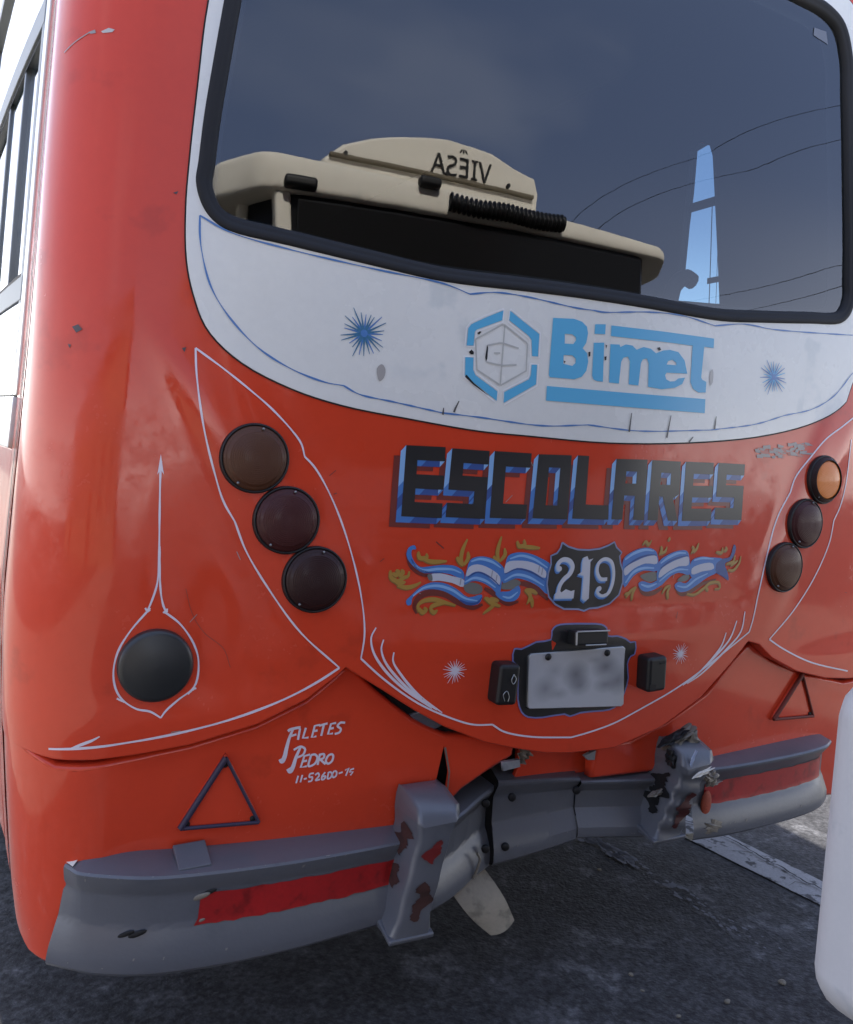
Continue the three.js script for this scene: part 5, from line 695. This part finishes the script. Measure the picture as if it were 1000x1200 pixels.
{
  const [g, rows] = overrider('overrider', { top: V(-0.392, 0.548, 0.110), bot: V(-0.442, 0.300, 0.100), w: 0.043, d: 0.12 }, 'left overrider with paint worn off at the top');
  const ragged = (R, i0, i1, j0, j1, mat, push, par, c, wd) => { const o = []; for (let k = 0; k <= (i1 - i0) * 5; k++) { const f = i0 + k / 5, i = Math.min(R.length - 2, Math.floor(f)), u = f - i, a = R[i][j0].clone().lerp(R[i + 1][j0], u), b = R[i][j1].clone().lerp(R[i + 1][j1], u), env = Math.sin(Math.PI * Math.min(1, Math.max(0.02, k / ((i1 - i0) * 5)))) ** 0.6, mid = c + 0.12 * Math.sin(f * 1.7) + rr(-0.03, 0.03), h = env * (wd + 0.1 * Math.sin(f * 3.1 + 1) + rr(-0.06, 0.06)); o.push([cl(mid - h, 0.02, 0.98), cl(mid, 0.02, 0.98), cl(mid + h, 0.02, 0.98)].map((q) => a.clone().lerp(b, q).add(push))); } loft(o, 'worn_patch', mat, par); };
  const patch = (i0, i1, j0, j1, mat, name, push) => ragged(rows, i0, i1, j0, j1, mat, push, g, 0.5, 0.3);
  patch(9, 13, 0, 1, M.primer, 'worn_patch', V(-0.0015, 0, 0.0)); patch(5, 8, 0, 1, M.primer, 'worn_patch', V(-0.0015, 0, 0.0)); patch(9, 12, 2, 3, std(0x8a2224, 0.6, 0, { map: grime }), 'worn_patch', V(0, 0, 0.0025)); patch(2, 7, 2, 3, M.primer, 'worn_patch', V(0, 0, 0.0025));
  const [r, rw] = overrider('overrider', { top: V(0.358, 0.578, 0.092), bot: V(0.306, 0.384, 0.060), w: 0.044, d: 0.11 }, 'right overrider, crushed and torn', true);
  // torn sheet round the right overrider
  const shred = (x, y, z, sx, sy, sz, mat, sd) => { const q = new THREE.IcosahedronGeometry(1, 2), p = q.attributes.position; for (let i = 0; i < p.count; i++) { const k = 1 + 0.5 * Math.sin(p.getX(i) * 5 + sd) * Math.sin(p.getY(i) * 6 + sd * 2); p.setXYZ(i, p.getX(i) * sx * k, p.getY(i) * sy * k, p.getZ(i) * sz * k); } q.computeVertexNormals(); const m = mesh('torn_metal', q, mat, r); m.position.set(x, y, z); m.rotation.z = sd; };
  shred(0.345, 0.634, 0.024, 0.045, 0.012, 0.02, M.bare, 0.5); shred(0.385, 0.624, 0.034, 0.016, 0.026, 0.014, M.bare, 0.3); shred(0.315, 0.637, 0.034, 0.04, 0.008, 0.014, M.steelDark, 0.4); shred(0.295, 0.592, 0.054, 0.012, 0.022, 0.014, M.steelDark, 0.1); shred(0.405, 0.537, 0.074, 0.022, 0.010, 0.008, M.bare, -0.3); shred(0.43, 0.527, 0.064, 0.02, 0.016, 0.01, M.bare, 0.9); shred(0.275, 0.497, 0.034, 0.024, 0.006, 0.008, M.bare, 0.25); shred(0.45, 0.507, 0.054, 0.022, 0.005, 0.006, M.bare, 0.2); shred(0.36, 0.564, 0.102, 0.03, 0.006, 0.004, M.chipWhite, 0.3); shred(0.335, 0.597, 0.089, 0.022, 0.004, 0.003, std(0x9aa6bd, 0.5), 1.2);
  const pt = (i0, i1, j0, j1, mat, push) => ragged(rw, i0, i1, j0, j1, mat, push, r, 0.55, 0.32);
  pt(2, 9, 2, 3, std(0x4c1416, 0.6, 0, { map: grime }), V(0, 0, 0.004)); pt(4, 12, 0, 1, M.steelDark, V(-0.003, 0, 0));
}
// bent plate hanging below the bumper
{
  const P = pairs([-0.2726,0.3066,-0.2149,0.3173,-0.1553,0.3195,-0.1085,0.25,-0.0843,0.1925,-0.1675,0.1875,-0.2206,0.2285]), rows = [];
  const a = P[0], b = P[2], c = P[4], d = P[5];
  for (let i = 0; i <= 8; i++) { const t = i / 8, L = [a[0] + (d[0] - a[0]) * t - 0.012 * Math.sin(t * 3), a[1] + (d[1] - a[1]) * t], Rr = [b[0] + (c[0] - b[0]) * t + 0.004 * Math.sin(t * 3), b[1] + (c[1] - b[1]) * t]; rows.push(Array.from({ length: 7 }, (_, j) => { const u = j / 6; return V(L[0] + (Rr[0] - L[0]) * u, L[1] + (Rr[1] - L[1]) * u - 0.006 * Math.sin(u * 3.14) * t, -0.05 + 0.05 * t - 0.03 * u * u + 0.012 * Math.sin(t * 4)); })); }
  const m = loft(rows, 'hanging_plate', phys({ color: new THREE.Color(0.30, 0.27, 0.22), roughness: 0.6, map: grime, side: THREE.DoubleSide }), bus); m.userData.label = 'bent beige plate hanging below the bumper';
}
// ------------------------------------------------------------------ the truck parked behind the bus, seen as a mirror image in the rear window and at the right edge
const truck = group('parked_truck'); truck.position.set(0.336, 0, 1.1);
tag(truck, 'white truck parked close behind the bus, its roof mirrored in the rear window', 'truck');
{
  const T = M.truckWhite;                                    // plan: flat front, corners cut back at 45 degrees
  const plan = (front, half, cut, back, r = 0.03, z0 = 0, right = front, cutR = cut) => { const p = new THREE.Shape(), q = [[-front, z0], [-half, cut], [-half, back], [half, back], [half, cutR], [right, z0]]; const n = q.length; q.forEach((c, i) => { const a = q[(i + n - 1) % n], b = q[(i + 1) % n], la = Math.hypot(a[0] - c[0], a[1] - c[1]), lb = Math.hypot(b[0] - c[0], b[1] - c[1]), A = [c[0] + (a[0] - c[0]) * r / la, c[1] + (a[1] - c[1]) * r / la], B = [c[0] + (b[0] - c[0]) * r / lb, c[1] + (b[1] - c[1]) * r / lb]; i ? p.lineTo(...A) : p.moveTo(...A); p.quadraticCurveTo(c[0], c[1], ...B); }); p.closePath(); return p; };
  const rise = (shape, y0, y1, bev = 0.012, seg = 3) => { const g = new THREE.ExtrudeGeometry(shape, { depth: y1 - y0 - 2 * bev, bevelEnabled: true, bevelSize: bev, bevelThickness: bev, bevelSegments: seg, bevelOffset: -bev, curveSegments: 6 }); g.rotateX(Math.PI / 2); g.translate(0, y1 - bev, 0); return g; };
  mesh('cab', merged([rise(plan(0.78, 0.94, 0.2, 1.6, 0.05, 0.03), 1.19, 1.345), rise(plan(0.76, 0.93, 0.22, 1.6, 0.05, 0.05), 0.70, 1.195)]), T, truck);
  mesh('cabin', rise(plan(0.81, 0.95, 0.18, 1.55, 0.05, 0.02), 1.335, 2.225), M.truckGlass, truck);
  { const g = rise(plan(0.92, 1.075, 0.16, 1.65, 0.05, 0.0, 0.93, 0.2), 2.212, 2.303, 0.016, 4), p = g.attributes.position; for (let i = 0; i < p.count; i++) { const k = Math.max(0, Math.min(1, (p.getX(i) - 0.62) / 0.33)); p.setY(i, 2.212 + (p.getY(i) - 2.212) * (1 - 0.72 * k)); } g.computeVertexNormals(); mesh('roof_cap', toCreasedNormals(g, 0.6), M.cream, truck); }
  const pil = []; for (const s of [-1]) { pil.push(box(0.06, 0.92, 0.06, 0.012, 0, 0, 0, [0, 0, -s * 0.085]).translate(s * 0.805, 1.78, 0.045), box(0.04, 0.92, 0.07, 0.012, s * 0.955, 1.78, 0.20), box(0.04, 0.92, 0.14, 0.012, s * 0.955, 1.78, 1.05), box(0.04, 0.92, 0.1, 0.012, s * 0.955, 1.78, 1.55)); } mesh('window_pillar', merged(pil), M.cream, truck);
  mesh('windscreen', box(1.58, 0.85, 0.02, 0.008, 0, 1.775, 0.012), M.truckGlass, truck);
  for (const s of [-1, 1]) {
    if (s > 0) { const m = group('mirror', truck); mesh('housing', box(0.08, 0.34, 0.2, 0.03, s * 1.25, 1.75, 0.4), M.blackPlastic, m); mesh('arm', tube([V(s * 1.03, 1.95, 0.3), V(s * 1.2, 1.93, 0.38), V(s * 1.25, 1.85, 0.4)], 0.012), M.blackPlastic, m); }
    mesh('corner_panel', box(0.26, 0.30, 0.30, 0.038, s * 0.868, 1.045, 0.285), std(0xacadb2, 0.5, 0, { map: mottle }), truck);
    mesh('headlamp', lathe([[0.085, 0], [0.085, 0.02], [0.075, 0.03], [0.05, 0.045], [0, 0.05]], 32).rotateY(Math.PI).translate(s * 0.55, 0.97, 0.045), phys({ color: new THREE.Color(0.6, 0.6, 0.6), roughness: 0.12, metalness: 0.4, clearcoat: 1 }), truck);
    const w = group('wheel', truck); w.position.set(s * 0.80, 0.40, 1.05);
    const ty = new THREE.LatheGeometry([[0.22, -0.11], [0.36, -0.12], [0.40, -0.08], [0.40, 0.08], [0.36, 0.12], [0.22, 0.11]].map(([p, q]) => new THREE.Vector2(p, q)), 32); ty.rotateZ(Math.PI / 2); mesh('tyre', ty, M.rubber, w);
    const rm = new THREE.LatheGeometry([[0, 0.06], [0.08, 0.08], [0.2, 0.04], [0.225, 0.11], [0.225, -0.11], [0, -0.06]].map(([p, q]) => new THREE.Vector2(p, q)), 24); rm.rotateZ(s > 0 ? -Math.PI / 2 : Math.PI / 2); mesh('rim', rm, M.aluDull, w);
    mesh('wiper', tube([V(s * 0.1, 1.345, -0.004), V(s * 0.35, 1.45, -0.008), V(s * 0.62, 1.53, -0.006)], 0.008, 12, 6), M.blackPlastic, truck);
  }
  for (let i = 0; i < 5; i++) mesh('grille_slat', box(0.9, 0.022, 0.03, 0.006, 0, 0.95 + i * 0.045, 0.028), M.blackPlastic, truck);
  mesh('front_bumper', box(1.5, 0.24, 0.16, 0.03, 0, 0.60, 0.10), std(0x3a3c40, 0.5), truck);
  // marker lamps along the roof edge
  for (const [x, y, w] of [[-0.784, 2.232, 0.12], [-0.285, 2.287, 0.09]]) mesh('marker_lamp', box(w, 0.03, 0.04, 0.012, x, y, -0.006), M.blackPlastic, truck);
  // roof air conditioner
  const ac = group('roof_air_conditioner', truck);
  const s = new THREE.Shape(); s.moveTo(-0.64, 2.295); s.lineTo(-0.625, 2.385); s.lineTo(-0.55, 2.432); s.lineTo(-0.435, 2.468); s.quadraticCurveTo(-0.26, 2.505, -0.09, 2.518); s.lineTo(0.115, 2.502); s.lineTo(0.225, 2.468); s.lineTo(0.335, 2.448); s.lineTo(0.355, 2.405); s.lineTo(0.35, 2.295); s.closePath();
  const ag = new THREE.ExtrudeGeometry(s, { depth: 0.6, bevelEnabled: true, bevelSize: 0.014, bevelThickness: 0.03, bevelSegments: 4 }); ag.translate(0, 0, 0.28); mesh('housing', ag, M.cream, ac);
  mesh('shadow_gap', box(0.95, 0.012, 0.02, 0.004, -0.14, 2.397, 0.245, [0, 0, -0.012]), std(0x6a6252, 0.8), ac);
  const font = await new FontLoader().loadAsync('fonts/droid/droid_sans_regular.typeface.json');
  const tg = new THREE.ExtrudeGeometry(font.generateShapes('VIESA', 0.07), { depth: 0.003, bevelEnabled: false, curveSegments: 4 }); tg.computeBoundingBox(); const bw = tg.boundingBox.max.x; tg.scale(0.29 / bw, 0.9, 1); tg.rotateY(Math.PI); tg.translate(0.114, 2.408, 0.2475); mesh('lettering', tg, M.rubberRim, ac);
  const leaf = []; for (let i = 0; i < 3; i++) { const g = new THREE.SphereGeometry(0.009, 8, 6); g.scale(1, 0.45, 0.2); g.rotateZ((i - 1) * 0.7 + Math.PI / 2); g.translate(-0.025 + (i - 1) * 0.012, 2.494, 0.249); leaf.push(g); } mesh('emblem', merged(leaf), M.rubberRim, ac);
  for (const x of [-0.55, -0.1, 0.2]) mesh('screw', new THREE.CylinderGeometry(0.008, 0.008, 0.02, 8).rotateX(Math.PI / 2).translate(x, 2.41, 0.245), M.blackPlastic, ac);
  const hp = []; for (let i = 0; i <= 160; i++) hp.push(i); const path = new THREE.CatmullRomCurve3([V(-0.20, 2.247, -0.012), V(-0.08, 2.238, -0.02), V(0.04, 2.243, -0.022), V(0.19, 2.240, -0.016), V(0.336, 2.248, -0.01)]);
  const hg = new THREE.TubeGeometry(path, 240, 0.021, 12), pp = hg.attributes.position, cN = 13; for (let i = 0; i <= 240; i++) { const c = path.getPointAt(i / 240), k = 1 + 0.22 * Math.sin(i / 240 * 2 * Math.PI * 26); for (let j = 0; j < cN; j++) { const q = i * cN + j; pp.setXYZ(q, c.x + (pp.getX(q) - c.x) * k, c.y + (pp.getY(q) - c.y) * k, c.z + (pp.getZ(q) - c.z) * k); } } hg.computeVertexNormals(); mesh('corrugated_hose', hg, std(0x111113, 0.35), ac);
  mesh('load_bed', box(1.95, 0.5, 3.6, 0.03, 0, 1.15, 3.5), T, truck); mesh('chassis', box(0.8, 0.22, 5.2, 0.03, 0, 0.65, 2.6), M.dark, truck);
  for (const q of [-1, 1]) { const w = truck.getObjectByName('wheel').clone(); w.position.set(q * 0.75, 0.40, 4.2); truck.add(w); }
}
// ------------------------------------------------------------------ overhead wires and the poles that carry them, mirrored faintly in the glass
{
  const poleMat = std(0x5b5148, 0.9, 0, { map: grime });
  const poles = [[11.4, -4.0, 6.6, 0, 'wooden utility pole standing beside the bus, to its right'], [1.6, 60, 6.6, 0, 'wooden utility pole far down the street behind the truck, right one of two'], [-15.4, 60, 7.4, 0.7, 'wooden utility pole far down the street behind the truck, left one of two'], [29.5, -2, 7.4, 0.7, 'wooden utility pole standing far to the right of the bus']];
  for (const [x, z, h, turn, lab] of poles) {
    const p = group('utility_pole'); p.position.set(x, 0, z); p.rotation.y = turn; tag(p, lab, 'utility pole');
    mesh('pole', new THREE.CylinderGeometry(0.1, 0.15, h, 14).translate(0, h / 2, 0), poleMat, p);
    for (const ya of [h - 0.6]) { mesh('crossarm', box(h > 7 ? 7.6 : 5.6, 0.12, 0.1, 0.01, 0, ya, 0.12), poleMat, p); for (const q of h > 7 ? [-3.6, 3.6] : [-2.6, -1.4, 1.4, 2.6]) mesh('insulator', new THREE.CylinderGeometry(0.04, 0.05, 0.12, 10).translate(q, ya + 0.11, 0.12), std(0x7a7f80, 0.3), p); }
  }
  const W = [[V(10.0, 6.1, -4), V(4.3, 6.1, 60), 0.02], [V(12.75, 6.1, -4), V(-0.75, 6.1, 60), 0.02], [V(32.8, 7.0, -2), V(-19.2, 7.0, 60), 0.02], [V(26.0, 6.1, -2), V(-11.8, 6.1, 60), 0.02]];
  W.forEach(([p, q, sag], i) => { const A = p, B = q, pts = []; for (let k = 0; k <= 12; k++) { const t = k / 12, v = A.clone().lerp(B, t); v.y -= sag * 4 * t * (1 - t); pts.push(v); }
    const m = mesh('overhead_wire', tube(pts, 0.0045, 120, 6), M.dark, scene); tag(m, ['upper overhead wire nearer the bus, mirrored in the rear window', 'upper overhead wire farther from the bus, mirrored in the rear window', 'lower overhead wire nearer the bus, mirrored in the rear window', 'lower overhead wire farther from the bus, mirrored in the rear window'][i], 'wire', 'overhead wires'); });
}
// ------------------------------------------------------------------ small stones on the road
{
  const P = pairs([0.5442,-0.4911,0.2586,0.0129,0.2388,0.0798,0.2519,0.1955,0.411,0.1992,0.6085,0.1948]);
  const base = [0.006, 0.006, 0.0045, 0.005, 0.007, 0.009];
  const lab = ['tiny pale stone on the asphalt below the middle of the bumper', 'pale stone chip on the dark asphalt, left one of a close pair', 'pale stone chip on the dark asphalt, right one of a close pair', 'pale stone at the bottom edge of the road', 'pale flat stone on the asphalt between the bumper and the truck', 'largest pale stone on the asphalt, nearest the truck'];
  P.forEach(([x, z], i) => { const g = new THREE.IcosahedronGeometry(base[i], 2), p = g.attributes.position; for (let k = 0; k < p.count; k++) { const q = 1 + 0.25 * Math.sin(p.getX(k) * 300 + i) * Math.cos(p.getZ(k) * 260 + i * 2); p.setXYZ(k, p.getX(k) * q * 1.3, p.getY(k) * q * 0.6, p.getZ(k) * q); } g.computeVertexNormals();
    const m = mesh('stone', g, std(0x8f8b82, 0.9, 0, { map: grime }), scene); m.position.set(x, base[i] * 0.5, z); m.rotation.y = i; tag(m, lab[i], 'stone', 'small stones on the road'); });
}

// ------------------------------------------------------------------ a low building across the street behind the photographer; the paint of the left corner mirrors it
{
  const b = group('low_building'); b.position.set(-15, 0, 13); tag(b, 'long low beige building across the street behind the photographer', 'building');
  const wallM = std(0xa08b74, 0.9, 0, { map: grime }), sh = new THREE.Shape(); sh.moveTo(-12, 0); sh.lineTo(12, 0); sh.lineTo(12, 4.6); sh.lineTo(-12, 4.6); sh.closePath();
  const xs = [-10, -6.5, -3, 0.5, 4, 7.5, 10.3]; xs.forEach((x, i) => { const h = new THREE.Path(), d = i % 3 === 1; h.moveTo(x - 0.7, d ? 0.02 : 1.1); h.lineTo(x + 0.7, d ? 0.02 : 1.1); h.lineTo(x + 0.7, 2.7); h.lineTo(x - 0.7, 2.7); h.closePath(); sh.holes.push(h); });
  const w = new THREE.ExtrudeGeometry(sh, { depth: 0.3, bevelEnabled: false }); mesh('wall', w, wallM, b); mesh('roof', box(24.6, 0.25, 8, 0.03, 0, 4.74, 3.7), std(0x5a3a30, 0.9), b); mesh('back_wall', box(24, 4.6, 0.2, 0.02, 0, 2.3, 7.6), wallM, b);
  xs.forEach((x, i) => { if (i % 3 === 1) { mesh('door', box(1.38, 2.66, 0.06, 0.01, x, 1.35, 0.18), std(0x3c2a20, 0.7), b); } else { const g = group('window', b); mesh('pane', box(1.38, 1.58, 0.02, 0.005, x, 1.9, 0.2), M.truckGlass, g); mesh('frame', merged([box(0.06, 1.6, 0.08, 0.01, x, 1.9, 0.17), box(1.4, 0.06, 0.08, 0.01, x, 1.12, 0.15), box(1.4, 0.06, 0.08, 0.01, x, 2.68, 0.15)]), M.chipWhite, g); } });
}

renderer.render(scene, camera);
